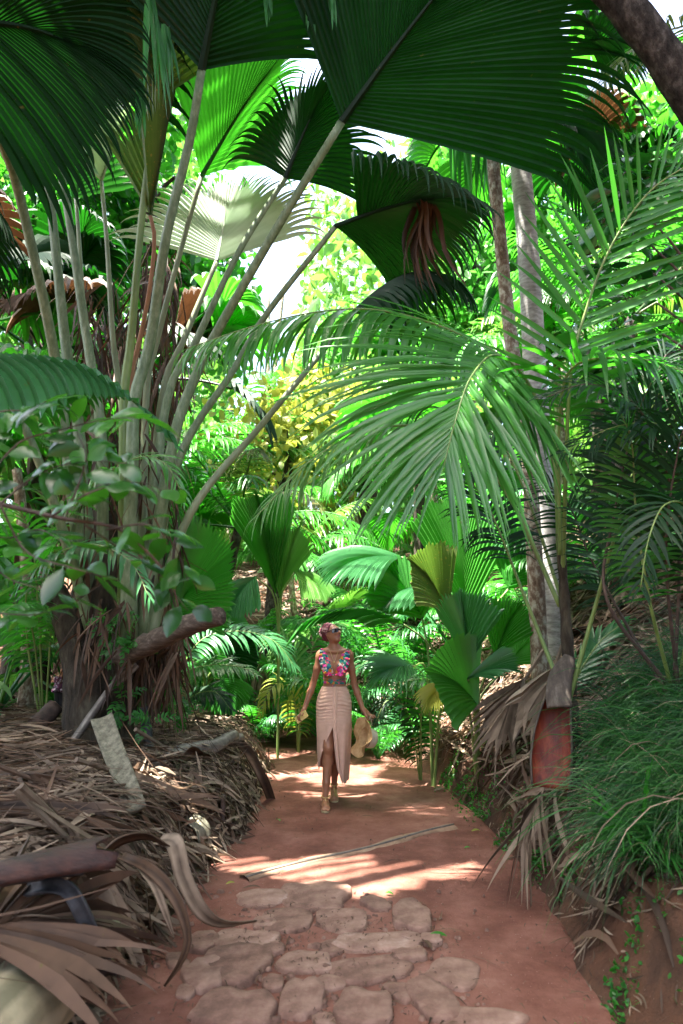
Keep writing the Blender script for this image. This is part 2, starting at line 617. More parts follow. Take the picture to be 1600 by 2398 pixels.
# the path: a worn sheet of red dirt, bending left behind the mound
mb = MB()
ys = np.r_[np.linspace(0.6, 1.9, 4), np.arange(2.0, 12.95, .05)]
us = np.linspace(0, 1, 90)
x0 = np.where(ys < 11.0, xl(ys) - .12, -9.0)
X = x0[:, None] + (xr(ys) + .12 - x0)[:, None] * us[None]
Y = np.repeat(ys[:, None], 90, 1)
Z = .014 * vnoise(X, Y, 2.4, 21) + .009 * vnoise(X, Y, 7, 22) + .005 * vnoise(X, Y, 16, 23) + .004
e = np.minimum(us, 1 - us)[None] * np.ones_like(X)
Z = Z - .05 * (1 - ss(e / .03))
idx = np.arange(X.size).reshape(X.shape)
mb.add(np.stack([X, Y, Z], -1).reshape(-1, 3), np.stack([idx[:-1, :-1], idx[:-1, 1:], idx[1:, 1:], idx[1:, :-1]], -1).reshape(-1, 4))
tag(mb.build("path", DIRT), kind="structure")

# ---------------------------------------------------------------- paving stones, one by one
STONE = surfmat("stone", [(.3, (.085, .045, .033)), (.46, (.165, .093, .068)), (.6, (.24, .148, .112)), (.76, (.34, .245, .20))], 11, None, .85, .7, bscale=45, tint=.3, bdist=.012)


def stone(px, py, wpx, hpx, rot=0, tint=.5, hgt=.035, seed=0, name="paving_stone"):
    """flat-topped worn stone: footprint wpx x hpx photo pixels on the ground"""
    r = np.random.default_rng(seed)
    c = G(px, py)
    a, b_ = G(px - wpx / 2, py), G(px + wpx / 2, py)
    f, bk = G(px, py + hpx / 2), G(px, py - hpx / 2)
    rx, ry = np.linalg.norm(b_ - a) / 2, np.linalg.norm(bk - f) / 2
    na = 28
    ph = np.linspace(0, 2 * math.pi, na, endpoint=False)
    sup = 3.6
    rad = (np.abs(np.cos(ph)) ** sup + np.abs(np.sin(ph)) ** sup) ** (-1 / sup)
    # knapped corners
    for _c in range(4):
        a0 = r.uniform(0, 6.28)
        rad = np.minimum(rad, r.uniform(.82, .98) * 1.12 / np.maximum(np.cos(ph - a0), .2))
    rad = rad * (1 + sum(r.uniform(-.06, .06) * np.cos(k * ph + r.uniform(0, 6)) for k in (2, 3, 4, 5, 7)))
    rings = [(1.02, -.9), (1.0, .2), (.975, .75), (.93, .95), (.72, 1.0), (.4, 1.03), (.15, 1.02)]
    mb = MB()
    vs = []
    for s, z in rings:
        x, y = rx * rad * s * np.cos(ph), ry * rad * s * np.sin(ph)
        zz = hgt * z * np.ones(na)
        if z > .3: zz = zz + .010 * vnoise(x * 6 + seed, y * 6, 1.4, seed) + .004 * vnoise(x * 20, y * 20 + seed, 1.4, seed + 5)
        vs.append(np.stack([x, y, zz], 1))
    v = np.vstack(vs + [np.array([[0, 0, hgt * 1.02]])])
    v[:, :2] = v[:, :2] @ np.array([[math.cos(rot), math.sin(rot)], [-math.sin(rot), math.cos(rot)]])
    k = len(rings)
    i = np.arange(k - 1)[:, None] * na
    j = np.arange(na)[None]
    jj = (j + 1) % na
    q = np.stack([i + j, i + jj, i + na + jj, i + na + j], -1).reshape(-1, 4)
    j = np.arange(na)
    t = np.stack([(k - 1) * na + j, (k - 1) * na + (j + 1) % na, np.full(na, k * na)], 1)
    mb.add(v + c, q, t, tint)
    return mb.build(name, STONE, origin=c)


# px, py, w, h, rot, tint, label
_S = [
    (740, 2100, 170, 66, .05, .45, "broad smooth flagstone at the far end of the paving, beside the sunlit strip"),
    (615, 2108, 120, 40, .1, .7, "pale thin flagstone at the far left of the paving"),
    (670, 2160, 120, 62, 0, .3, "rough brown stone behind the long pale slab"),
    (800, 2162, 120, 60, .1, .5, "sunken tan flagstone in the middle of the far paving row"),
    (965, 2148, 90, 72, 0, .5, "squarish grainy stone at the far right corner of the paving"),
    (575, 2208, 160, 52, -.05, .62, "long flat slab near the left edge of the paving"),
    (475, 2210, 70, 42, 0, .3, "small grey stone by the tip of the fallen leaf strap"),
    (885, 2212, 220, 46, .06, .75, "longest pale slab lying crosswise below the green leaf"),
    (550, 2262, 160, 86, -.35, .25, "large greenish grey boulder sunk in the path near the dead leaves"),
    (475, 2290, 95, 76, .1, .55, "pinkish wedge stone on the left edge of the paving"),
    (715, 2258, 130, 52, 0, .6, "flat reddish slab in the middle of the paving"),
    (870, 2275, 200, 62, .15, .35, "rough elongated boulder in the middle right of the paving"),
    (1060, 2285, 130, 70, -.35, .5, "pale angular stone alone at the right side of the paving"),
    (708, 2345, 105, 90, 0, .5, "rounded stone between two big boulders in the nearest row"),
    (550, 2372, 190, 90, 0, .28, "biggest round boulder at the bottom left of the paving"),
    (852, 2370, 130, 92, 0, .42, "dome shaped cobble in the centre of the nearest row"),
    (1015, 2352, 105, 105, .2, .4, "brown cobble right of the dome shaped one"),
    (1130, 2396, 200, 50, 0, .6, "smooth flat slab at the bottom right end of the paving"),
    (960, 2240, 80, 36, 0, .5, "small tan stone below the right end of the longest slab"),
    (640, 2225, 55, 30, 0, .3, "small dark wedge stone touching the long flat slab"),
    (775, 2225, 60, 34, .3, .25, "small grey chip of stone left of the longest slab"),
    (435, 2330, 45, 34, 0, .5, "small red stone at the left rim beside bare soil"),
    (940, 2330, 60, 50, .5, .3, "small jagged red stone between the dome cobble and the brown cobble"),
    (640, 2310, 50, 36, .2, .3, "little red filler stone beside the big round boulder"),
    (775, 2310, 75, 30, 0, .6, "narrow pink filler stone above the dome cobble"),
    (620, 2165, 60, 30, .2, .6, "small pale stone left of the rough brown stone"),
    (880, 2120, 60, 36, .4, .35, "loose grey stone chip on the far right paving row"),
    (760, 2392, 60, 34, 0, .6, "small cream pebble stone at the bottom middle"),
    (415, 2255, 50, 40, .4, .2, "loose brown stone near the charred leaf stalk"),
    (1010, 2205, 50, 26, 0, .65, "tiny pale stone right of the longest slab"),
]
for i, (px, py, w, h, ro, ti, lb) in enumerate(_S):
    tag(stone(px, py, w, h, ro, ti, .021 + .012 * (h > 70), 40 + i), lb, "stone", "stones paving the near end of the path")
# grit and pebbles between them
mb = MB()
for i in range(520):
    px, py = rng.normal(740, 170), rng.uniform(2090, 2398)
    c = G(px, py)
    s = rng.gamma(3, .0032) + .002
    ph = np.linspace(0, 2 * math.pi, 7, endpoint=False)
    rr = s * (1 + rng.uniform(-.3, .3, 7))
    v = np.vstack([np.stack([np.cos(ph) * rr, np.sin(ph) * rr, np.full(7, -.004)], 1), np.stack([np.cos(ph) * rr * .7, np.sin(ph) * rr * .7, np.full(7, s * .6)], 1), [[0, 0, s * .7]]])
    j = np.arange(7)
    k = (j + 1) % 7
    mb.add(v + c + V(0, 0, .006), np.stack([j, k, 7 + k, 7 + j], 1), np.stack([7 + j, 7 + k, np.full(7, 14)], 1), rng.uniform(.0, .45))
tag(mb.build("gravel", STONE), "reddish grit and pebbles between the paving stones", "gravel", kind="stuff")

# ---------------------------------------------------------------- water bar across the path
CONC = surfmat("sandy_concrete", [(.3, (.17, .10, .062)), (.55, (.27, .175, .115)), (.75, (.36, .26, .18))], 9, None, .95, .4)
a, b_ = G(575, 2062), G(1062, 1938)
bar = thing("water_bar", "low sandy kerb with a dark timber edge laid slantwise across the path", "water bar", (a + b_) / 2)
n = 40
t = np.linspace(0, 1, n)
dirv = unit(b_ - a)
sd = V(-dirv[1], dirv[0], 0)
mb = MB()
cl = a + (b_ - a) * t[:, None] + sd * (.02 * np.sin(t * 9))[:, None]
prof = [(-.06, -.02), (-.05, .006), (-.01, .018), (.02, .018), (.06, .006), (.075, -.02)]
vs = np.stack([cl + sd * (o * (1 + .35 * np.sin(t * 17 + o * 40) * (abs(o) > .05)))[:, None] + V(0, 0, 1) * (z + .008) for o, z in prof], 1)
ii = np.arange(n * 6).reshape(n, 6)
mb.add(vs.reshape(-1, 3), np.stack([ii[:-1, :-1], ii[:-1, 1:], ii[1:, 1:], ii[1:, :-1]], -1).reshape(-1, 4))
mb.build("sandy_kerb", CONC, bar)
mb = MB()
tube(mb, cl + V(0, 0, .026) - sd * .012, .009, 6)
mb.build("timber_edge", WOODGREY, bar)

# ---------------------------------------------------------------- leaf litter over the banks
def on_ground(x, y, dz=0.0):
    return np.stack([x, y, H(x, y) + dz], -1)


def gnormal(x, y):
    e = .05
    return unit(np.stack([-(H(x + e, y) - H(x - e, y)) / (2 * e), -(H(x, y + e) - H(x, y - e)) / (2 * e), np.ones_like(x)], -1))


def litter(mb, x, y, L, W, ang, lift=.02, curl=.5, m=5, seed=1, tl=None, tilt=.12):
    """fallen strips lying on the ground"""
    r = np.random.default_rng(seed)
    k = len(x)
    N = gnormal(x, y)
    d = np.stack([np.cos(ang), np.sin(ang), np.zeros(k)], -1)
    d = unit(d - N * np.sum(d * N, 1, keepdims=True) + N * r.normal(0, tilt, (k, 1)))
    t = np.linspace(-.5, .5, m)[None, :, None]
    p = on_ground(x, y) + N * (np.abs(r.normal(0, lift, (k, 1))) + .006)
    bend = r.normal(0, curl, (k, 1, 1)) * np.asarray(L).reshape(-1, 1, 1) * .35
    Sd = unit(np.cross(N, d) + N * r.normal(0, .5, (k, 1)))
    C = p[:, None] + d[:, None] * t * np.asarray(L).reshape(-1, 1, 1) + N[:, None] * bend * (.25 - t * t) + Sd[:, None] * r.normal(0, .3, (k, 1, 1)) * np.asarray(L).reshape(-1, 1, 1) * (.25 - t * t)
    gz = H(C[..., 0], C[..., 1])
    C[..., 2] = np.maximum(C[..., 2], gz + .004)
    w = np.asarray(W).reshape(-1, 1) * (1 - .75 * np.abs(np.linspace(-1, 1, m)) ** 2.2)[None]
    ribbons(mb, C, Sd, w, r.uniform(-.6, .6), np.clip(r.normal(.5, .28, k) if tl is None else tl, 0, 1))


def scatter(n, xlo, xhi, ylo, yhi, lim=.12, seed=0, dens=None):
    r = np.random.default_rng(seed)
    x, y = r.uniform(xlo, xhi, n), r.uniform(ylo, yhi, n)
    er, eb, el = edge(x, y)
    e = np.maximum(np.maximum(er, eb), el)
    k = e > lim
    return x[k], y[k]


mb = MB()
# left mound: thick, fibrous, strips running down towards the path
x, y = scatter(9000, -3.4, -.1, 2.2, 9.5, .03, 1)
k = len(x)
litter(mb, x, y, rng.uniform(.08, .55, k), rng.uniform(.004, .016, k), rng.normal(.35, .55, k), .05, .35, 5, 2)
x, y = scatter(5200, -2.2, .0, 4.5, 9, .03, 3)
k = len(x)
litter(mb, x, y, rng.uniform(.05, .22, k), rng.uniform(.006, .02, k), rng.uniform(0, 6.3, k), .05, .5, 4, 4)
# the slopes right and behind
x, y = scatter(3600, .5, 3.2, .8, 6.5, -.10, 18)
k = len(x)
litter(mb, x, y, rng.uniform(.03, .16, k), rng.uniform(.002, .007, k), rng.uniform(0, 6.3, k), .01, .4, 5, 19)
x, y = scatter(9000, .3, 6.5, 3.6, 13, .22, 5)
k = len(x)
litter(mb, x, y, rng.uniform(.12, .75, k), rng.uniform(.005, .022, k), rng.normal(2.7, .8, k), .05, .4, 5, 6)
x, y = scatter(6000, -7, 5, 11.5, 22, .25, 7)
k = len(x)
litter(mb, x, y, rng.uniform(.2, .9, k), rng.uniform(.01, .04, k), rng.uniform(0, 6.3, k), .07, .4, 4, 8)
x, y = scatter(3000, -8, -2.5, 4, 13, .2, 9)
k = len(x)
litter(mb, x, y, rng.uniform(.2, .8, k), rng.uniform(.01, .03, k), rng.uniform(0, 6.3, k), .06, .4, 4, 10)
tag(mb.build("leaf_litter", DEAD), "dry grey brown palm leaf litter covering the banks", "leaf litter", kind="stuff")
mb = MB()
x, y = scatter(1500, -3.2, 0, 2.4, 7.5, .15, 16)
k = len(x)
litter(mb, x, y, rng.uniform(.6, 1.5, k), rng.uniform(.0025, .006, k), rng.normal(.30, .28, k), .06, .25, 7, 17, tilt=.06)
x, y = scatter(2600, -3.4, 0, 2.2, 9.5, .05, 11)
k = len(x)
litter(mb, x, y, rng.uniform(.1, .6, k), rng.uniform(.006, .025, k), rng.normal(.35, .7, k), .04, .4, 5, 12)
x, y = scatter(3600, .3, 6, 3.2, 14, .12, 13)
k = len(x)
litter(mb, x, y, rng.uniform(.1, .6, k), rng.uniform(.006, .025, k), rng.uniform(0, 6.3, k), .05, .4, 5, 14)
tag(mb.build("leaf_litter", DEAD_BROWN), "dark brown rotting leaf pieces and twigs on the banks", "leaf litter", kind="stuff")
# twigs and crumbs on the path itself
mb = MB()
r = np.random.default_rng(15)
for i in range(1900):
    y = 2.7 + 9 * r.random() ** 1.6
    lo, hi = xl(min(y, 10.5)), xr(y)
    u = r.beta(.5, .5)
    if i > 1100: y, u = r.uniform(2.7, 4.4), r.uniform(.15, .75)
    x = lo + (hi - lo) * u
    p = V(x, y, .018)
    a = r.uniform(0, 6.3)
    L = r.uniform(.008, .045) * (1 + 3 * (r.random() < .06))
    d = V(math.cos(a), math.sin(a), 0)
    C = np.array([p - d * L / 2, p + V(0, 0, .006) + r.normal(0, .004, 3), p + d * L / 2])[None]
    ribbons(mb, C, np.array([[-d[1], d[0], .2]]), np.array([[.0015, r.uniform(.0012, .005), .001]]), .4, r.uniform(0, 1))
tag(mb.build("path_crumbs", DEAD_BROWN), "small twigs and dry leaf crumbs strewn on the red path", "leaf litter", kind="stuff")
# ================================================================ palms
def PP(*pts):
    return np.array([P(*p) for p in pts])


def petiole_mb(pts, r0, r1, n=26, ns=8, squash=.8):
    mb = MB()
    c = spline(pts, n)
    tube(mb, c, np.linspace(r0, r1, n) + .25 * r0 * np.exp(-np.linspace(0, 8, n)), ns, squash=squash)
    return mb


def frond_fan(root, pet, r, tip, nrm, L, mat, pmat=None, smooth=False, label=None, **kw):
    """part 'frond' (the pleated blade) with its own petiole below it"""
    mb = MB()
    B = pet[-1]
    c = fan(mb, B, tip - B, nrm, L, **kw)
    # the costa runs on under the blade
    tube(mb, c + 0, np.linspace(r[1], r[1] * .25, len(c)), 6, .25)
    o = mb.build("frond", mat, root, smooth)
    if pet is not None and len(pet) > 1:
        pm = petiole_mb(pet, r[0], r[1])
        p = pm.build("petiole", pmat or PETIOLE, None)
        p.location = (0, 0, 0)
        # sub-part: same origin as its frond
        p.data.transform(__import__('mathutils').Matrix.Translation(Vector(-ORIGIN[root.name])))
        p.parent = o
    if label: o["label"] = label
    return o


def frond_pinnate(root, pts, n, L, W, mat, rr=(.02, .004), pmat=None, nr=48, label=None, **kw):
    mb = MB()
    c = spline(pts, nr)
    pinnate(mb, c, n, L, W, **kw)
    o = mb.build("frond", mat, root)
    pm = MB()
    tube(pm, c, np.linspace(rr[0], rr[1], nr), 6, squash=.8)
    p = pm.build("rachis", pmat or PETIOLE_GREEN, None)
    p.data.transform(__import__('mathutils').Matrix.Translation(Vector(-ORIGIN[root.name])))
    p.parent = o
    if label: o["label"] = label
    return o


# ---------------------------------------------------------------- the giant fan palm, left
gb = P(225, 1740, 6.3)
gb[2] = H(gb[0], gb[1]) - .05
giant = thing("fan_palm", "giant fan palm with a fountain of long grey green stalks rising beside the path", "palm", gb)
mb = MB()
# the clasping leaf bases that make its stout foot
for (pts, r0) in [
    (PP((215, 1760, 6.1), (200, 1600, 6.05), (165, 1480, 6.1), (128, 1380, 6.1)), (.26, .20, .13, .10)),
    (PP((225, 1760, 6.2), (232, 1600, 6.2), (245, 1450, 6.2), (262, 1300, 6.2)), (.26, .22, .17, .12)),
    (PP((250, 1760, 6.3), (270, 1600, 6.3), (290, 1450, 6.3), (310, 1330, 6.3)), (.24, .20, .15, .10)),
    (PP((230, 1760, 6.5), (225, 1600, 6.6), (230, 1400, 6.6), (240, 1200, 6.6)), (.30, .30, .26, .16)),
]:
    c = spline(pts, 16)
    tube(mb, c, np.interp(np.linspace(0, 1, 16), np.linspace(0, 1, 4), r0) * (1 + .06 * np.sin(np.arange(16) * 2.3)), 12, cap=True, squash=.85)
mb.build("trunk", SHEATH, giant)
A_ = lambda *p: PP(*p)
DN = V(0, .75, .65)             # upper side turned away from us
UPN = V(0, -.55, .85)           # upper side turned towards us
GF = [
    # petiole, radii, tip, normal, L, mat, pmat, kw
    # a: arches out of the left edge and comes back as the dark blade in the upper left corner
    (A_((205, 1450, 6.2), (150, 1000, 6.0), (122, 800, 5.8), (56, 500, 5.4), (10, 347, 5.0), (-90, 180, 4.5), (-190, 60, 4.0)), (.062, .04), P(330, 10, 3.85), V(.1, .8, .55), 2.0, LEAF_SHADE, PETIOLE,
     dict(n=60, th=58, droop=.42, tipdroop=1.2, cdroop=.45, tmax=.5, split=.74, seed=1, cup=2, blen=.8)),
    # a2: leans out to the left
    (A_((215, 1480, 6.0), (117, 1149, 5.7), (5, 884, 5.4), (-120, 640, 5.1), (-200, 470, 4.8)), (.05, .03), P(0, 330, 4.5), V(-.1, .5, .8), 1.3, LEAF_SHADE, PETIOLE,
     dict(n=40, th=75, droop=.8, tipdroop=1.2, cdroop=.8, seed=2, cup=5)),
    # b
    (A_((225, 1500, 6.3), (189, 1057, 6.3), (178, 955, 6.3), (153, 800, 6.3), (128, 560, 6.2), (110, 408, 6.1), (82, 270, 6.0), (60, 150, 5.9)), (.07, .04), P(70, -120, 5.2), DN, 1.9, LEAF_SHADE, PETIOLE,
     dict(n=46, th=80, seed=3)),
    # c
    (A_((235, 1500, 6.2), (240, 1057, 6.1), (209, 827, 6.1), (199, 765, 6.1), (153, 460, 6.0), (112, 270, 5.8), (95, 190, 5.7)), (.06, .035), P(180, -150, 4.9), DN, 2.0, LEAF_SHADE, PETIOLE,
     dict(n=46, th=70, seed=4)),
    # d: thin pale stalk, folded blade
    (A_((240, 1500, 6.6), (215, 900, 6.7), (199, 765, 6.7), (185, 560, 6.7), (178, 465, 6.7)), (.04, .022), P(190, 260, 6.5), V(.8, -.5, .3), 1.1, LEAF_BLUE, PETIOLE_PALE,
     dict(n=30, th=62, cup=30, seed=5, droop=.15, tipdroop=.7)),
    # e
    (A_((280, 1500, 6.5), (290, 1050, 6.5), (278, 894, 6.5), (265, 800, 6.5), (250, 560, 6.5), (237, 423, 6.5)), (.045, .022), P(290, 270, 6.3), V(-.5, -.6, .6), 1.05, LEAF_SUNWHITE, PETIOLE_PALE,
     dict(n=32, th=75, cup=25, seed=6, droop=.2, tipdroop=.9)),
    # f
    (A_((290, 1500, 6.1), (290, 1050, 6.0), (291, 914, 6.0), (306, 800, 6.0), (332, 510, 5.9), (357, 306, 5.8), (362, 240, 5.7)), (.058, .03), P(330, -10, 5.2), V(.15, .9, .4), 1.7, LEAF_OLD, PETIOLE_GREEN,
     dict(n=44, th=62, seed=7, droop=.15)),
    # g: straight up, broad blade fills the top
    (A_((300, 1500, 5.9), (310, 1050, 5.8), (316, 930, 5.8), (352, 800, 5.8), (388, 561, 5.6), (444, 331, 5.4), (472, 165, 5.2)), (.07, .04), P(507, -20, 4.9), V(0, .9, .45), 1.9, LEAF_DARK, PETIOLE,
     dict(n=62, th=62, seed=8, droop=.2, cup=12, tmax=.6)),
    # h: brown dying stalk with a folded reddish green blade
    (A_((310, 1500, 6.3), (308, 914, 6.2), (327, 800, 6.2), (350, 680, 6.1), (362, 560, 6.0), (352, 505, 5.95)), (.04, .02), P(400, 240, 5.8), V(-.75, -.6, .1), 1.45, LEAF_OLD, PETIOLE_BROWN,
     dict(n=34, th=40, cup=40, seed=9, droop=.05, tipdroop=.5, tmax=.55)),
    # i: tall blade behind, bright edges
    (A_((330, 1500, 6.5), (342, 940, 6.5), (367, 800, 6.5), (423, 587, 6.4), (472, 413, 6.3)), (.05, .026), P(610, 170, 6.0), V(-.45, .55, .7), 1.75, LEAF_MID, PETIOLE_PALE,
     dict(n=50, th=46, cup=28, seed=10, droop=.25, tipdroop=1.5, tmax=.6)),
    # j: sunlit white blade
    (A_((330, 1500, 6.7), (378, 945, 6.6), (429, 800, 6.6), (508, 612, 6.6)), (.06, .028), P(550, 390, 6.85), V(-.10, -.85, .5), 1.4, LEAF_SUNWHITE, PETIOLE_PALE,
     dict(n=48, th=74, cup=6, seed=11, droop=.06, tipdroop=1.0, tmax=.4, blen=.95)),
    # k: dark blade edge-on, its right half spreading behind the giant leaf
    (A_((330, 1500, 6.2), (388, 955, 6.1), (459, 800, 6.1), (561, 587, 6.0), (668, 418, 5.9)), (.055, .028), P(740, 230, 5.7), V(.25, .85, .35), 1.3, LEAF_DARK, PETIOLE,
     dict(n=50, th=72, cup=22, seed=12, droop=.3, tipdroop=1.0)),
    # l: the giant leaf across the top of the picture
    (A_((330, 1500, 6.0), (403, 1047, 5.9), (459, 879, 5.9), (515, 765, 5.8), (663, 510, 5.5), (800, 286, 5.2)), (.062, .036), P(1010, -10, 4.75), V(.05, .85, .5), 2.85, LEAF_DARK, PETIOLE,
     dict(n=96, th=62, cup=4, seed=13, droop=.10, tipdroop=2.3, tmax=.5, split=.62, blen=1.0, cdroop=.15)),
    # m: second big blade, its tips hanging
    (A_((340, 1500, 6.1), (413, 1093, 6.0), (546, 868, 6.0), (628, 730, 5.9), (786, 530, 5.7)), (.05, .026), P(1000, 445, 5.2), V(-.15, .35, .9), 1.8, LEAF_DARK, PETIOLE,
     dict(n=62, th=80, half=(1, .8), cup=6, seed=14, droop=.5, tipdroop=2.8, tmax=.55, split=.62, cdroop=.25, blen=.72)),
    # n: low slanting pale stalk, arching blade
    (A_((350, 1500, 6.0), (444, 1205, 6.0), (612, 996, 6.1), (765, 812, 6.2), (825, 735, 6.2)), (.045, .024), P(1000, 560, 6.0), V(-.1, -.2, .95), 1.6, LEAF_DARK, PETIOLE_PALE,
     dict(n=50, th=58, cup=-14, seed=15, droop=.9, tipdroop=2.2, cdroop=1.1, tmax=.6, blen=.65)),
]
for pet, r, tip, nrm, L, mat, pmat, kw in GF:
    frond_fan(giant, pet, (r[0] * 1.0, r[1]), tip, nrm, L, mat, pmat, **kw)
# dead brown blade hanging from the crown
mb = MB()
k = 26
p0 = P(985, 440, 5.3) + rng.normal(0, .03, (k, 3))
C = grow(p0, V(.05, 0, -1) + rng.normal(0, .16, (k, 3)), rng.uniform(.6, 1.05, k), 9, .3)
C[..., 0] += .05 * np.sin(np.linspace(0, 7, 9))[None] * rng.uniform(.3, 1, (k, 1))
ribbons(mb, C, rand_unit(k, rng), .03 * leafprofile(9, .3, .35)[None] * rng.uniform(.5, 1.2, (k, 1)), .7, rng.uniform(.1, .8, k))
o = mb.build("dead_frond", DEAD_BROWN, giant)
o["label"] = "shrivelled brown blade hanging over the path"
for (x, y, d, n_, L) in [(352, -20, 4.7, 9, .95), (330, 190, 5.0, 9, .5), (390, 60, 4.8, 5, .6), (715, -30, 4.9, 6, .42), (775, -30, 4.7, 5, .4), (625, -20, 4.9, 7, .35)]:
    mb = MB()
    p0 = P(x, y, d) + rng.normal(0, .012, (n_, 3))
    C = grow(p0, V(.12, 0, -1) + rng.normal(0, .09, (n_, 3)), L * rng.uniform(.6, 1.1, n_), 9, .3)
    ribbons(mb, C, V(1, .4, 0)[None] + rng.normal(0, .5, (n_, 3)), .022 * leafprofile(9, .5, .35)[None] * rng.uniform(.6, 1.2, (n_, 1)), .6, rng.uniform(.3, 1, n_))
    o = mb.build("limp_tip", LEAF_BLUE, giant)

# ---------------------------------------------------------------- feather palm, right
fb = P(1345, 1735, 4.9)
fb[2] = H(fb[0], fb[1]) - .05
fp = thing("feather_palm", "young feather palm with a slim spiny stem and glossy arching fronds over the right bank", "palm", fb)
mb = MB()
c = spline(np.vstack([fb, PP((1340, 1690, 4.9), (1332, 1560, 4.9), (1322, 1400, 4.9), (1312, 1250, 4.9))]), 24)
tube(mb, c, np.linspace(.062, .028, 24) * (1 + .1 * np.sin(np.arange(24) * 1.9)), 10)
mb.build("trunk", SHEATH, fp)
mb = MB()
k = 170
t = rng.uniform(.02, .55, k)
p0 = np.stack([np.interp(t, np.linspace(0, 1, 24), c[:, q]) for q in range(3)], 1)
a = rng.uniform(0, 6.3, k)
d = np.stack([np.cos(a), np.sin(a), rng.uniform(-.2, .5, k)], 1)
C = grow(p0 + unit(d) * .045, d, rng.uniform(.03, .075, k), 3, .2)
ribbons(mb, C, rand_unit(k, rng), np.array([.0035, .002, .0004])[None], .3, .6)
mb.build("spines", PETIOLE_BROWN, fp)["kind"] = "stuff"
UPV = V(0, -.75, .65)
frond_pinnate(fp, PP((1312, 1300, 4.9), (1300, 1080, 5.0), (1245, 910, 4.95), (1165, 832, 4.6), (1105, 880, 4.25), (1068, 980, 4.0), (1040, 1090, 3.85)), 62, 1.32, .026, LEAF_FROND, (.02, .004),
              up=V(.05, -.9, .45), t0=(.34, .55), a0=82, a1=18, vee=-4, droop=.5, seed=21, prof=([0, .1, .4, .75, 1], [.75, .95, 1, .75, .42]), fold=.3)
frond_pinnate(fp, PP((1312, 1330, 5.1), (1290, 1050, 5.4), (1200, 860, 5.5), (1060, 775, 5.5), (900, 728, 5.4), (760, 728, 5.3), (600, 762, 5.2), (440, 815, 5.1)), 58, .80, .030, LEAF_FROND, (.02, .003),
              up=V(0, -.45, .9), t0=.34, a0=78, a1=25, vee=-12, droop=2.3, seed=22)
frond_pinnate(fp, PP((1312, 1300, 4.8), (1310, 1000, 4.65), (1340, 862, 4.4), (1470, 838, 4.1), (1600, 870, 3.85), (1700, 930, 3.7)), 40, .75, .02, LEAF_MID, (.018, .003), up=V(0, -.3, .95), t0=.4, droop=1.0, seed=23)
frond_pinnate(fp, PP((1312, 1420, 5.0), (1190, 1160, 5.3), (1060, 1020, 5.4), (900, 1000, 5.3), (740, 1070, 5.2), (600, 1210, 5.1)), 60, .62, .014, LEAF_LIGHT, (.018, .003), up=V(0, -.4, .9), t0=.36, droop=1.4, vee=-5, seed=24, a0=62)
frond_pinnate(fp, PP((1318, 1350, 4.9), (1335, 900, 4.5), (1375, 720, 4.4), (1435, 570, 4.3), (1520, 450, 4.2), (1620, 380, 4.1)), 28, .78, .022, LEAF_BRIGHT, (.018, .004), up=V(-.1, -.95, .1), t0=.34, a0=70, a1=30, vee=8, droop=.12, seed=25, fold=.3)
frond_pinnate(fp, PP((1315, 1400, 5.1), (1230, 1150, 5.6), (1160, 1020, 5.9), (1050, 960, 6.1), (930, 960, 6.2), (830, 1010, 6.2)), 46, .55, .016, LEAF_DARK, (.015, .003), up=V(0, -.2, .95), t0=.4, droop=1.3, seed=26)
# bare petioles of lower fronds
for pts, mt_ in [(PP((1318, 1620, 4.95), (1230, 1400, 5.2), (1150, 1200, 5.4)), PETIOLE_GREEN), (PP((1330, 1650, 4.8), (1400, 1400, 4.7), (1470, 1150, 4.5), (1530, 950, 4.4)), PETIOLE_GREEN)]:
    frond_pinnate(fp, np.vstack([pts, pts[-1:] + (pts[-1:] - pts[-2:-1]) * .9 + V(0, 0, -.25)]), 30, .5, .016, LEAF_DARK, (.018, .004), mt_, t0=.55, droop=1.0, seed=int(abs(pts[1][0] * 1000)) % 97, up=V(0, -.4, .9))

# ---------------------------------------------------------------- trunks right of the middle
def trunk_mb(pts, r, ns=12, n=40, wob=.03, seed=0):
    mb = MB()
    rr = np.random.default_rng(seed)
    c = spline(pts, n)
    tube(mb, c, np.interp(np.linspace(0, 1, n), np.linspace(0, 1, len(r)), r) * (1 + rr.normal(0, wob, n)), ns)
    return mb


def on(px, py, d):
    p = P(px, py, d)
    p[2] = H(p[0], p[1]) - .1
    return p


b1 = on(1266, 1560, 6.8)
t1 = thing("lichen_tree", "slim straight tree trunk patched with brown bark and pale lichen", "tree", b1)
trunk_mb(np.vstack([b1, PP((1264, 1540, 6.8), (1252, 1300, 6.8), (1232, 1000, 6.8), (1198, 800, 6.8), (1166, 500, 6.8), (1145, 250, 6.8), (1124, 0, 6.8), (1104, -300, 6.8))]), [.09, .075, .07, .066, .06], seed=1).build("trunk", BARK_LICHEN, t1)
mb = MB()
cc = P(1120, -330, 6.8)
k = 1400
p = cc + rand_unit(k, rng) * rng.uniform(.3, 1, (k, 1)) ** .5 * V(1.3, 1.2, .9)
leaves(mb, p, rand_unit(k, rng) + V(0, 0, -.2), rand_unit(k, rng) + V(0, 0, 1), .2, .05, 4, .4, tint=rng.uniform(0, 1, k))
mb.build("crown", LEAF_MID, t1)
b2 = on(1290, 1500, 7.7)
t2 = thing("ringed_palm", "tall palm with a pale grey ringed trunk and a crown of drooping fans", "palm", b2)
trunk_mb(np.vstack([b2, PP((1288, 1480, 7.7), (1278, 1300, 7.7), (1252, 850, 7.7), (1238, 600, 7.7), (1212, 310, 7.7), (1200, 200, 7.7))]), [.17, .14, .135, .13, .115], 14, seed=2, wob=.015).build("trunk", BARK_RING, t2)
top = P(1200, 200, 7.7)
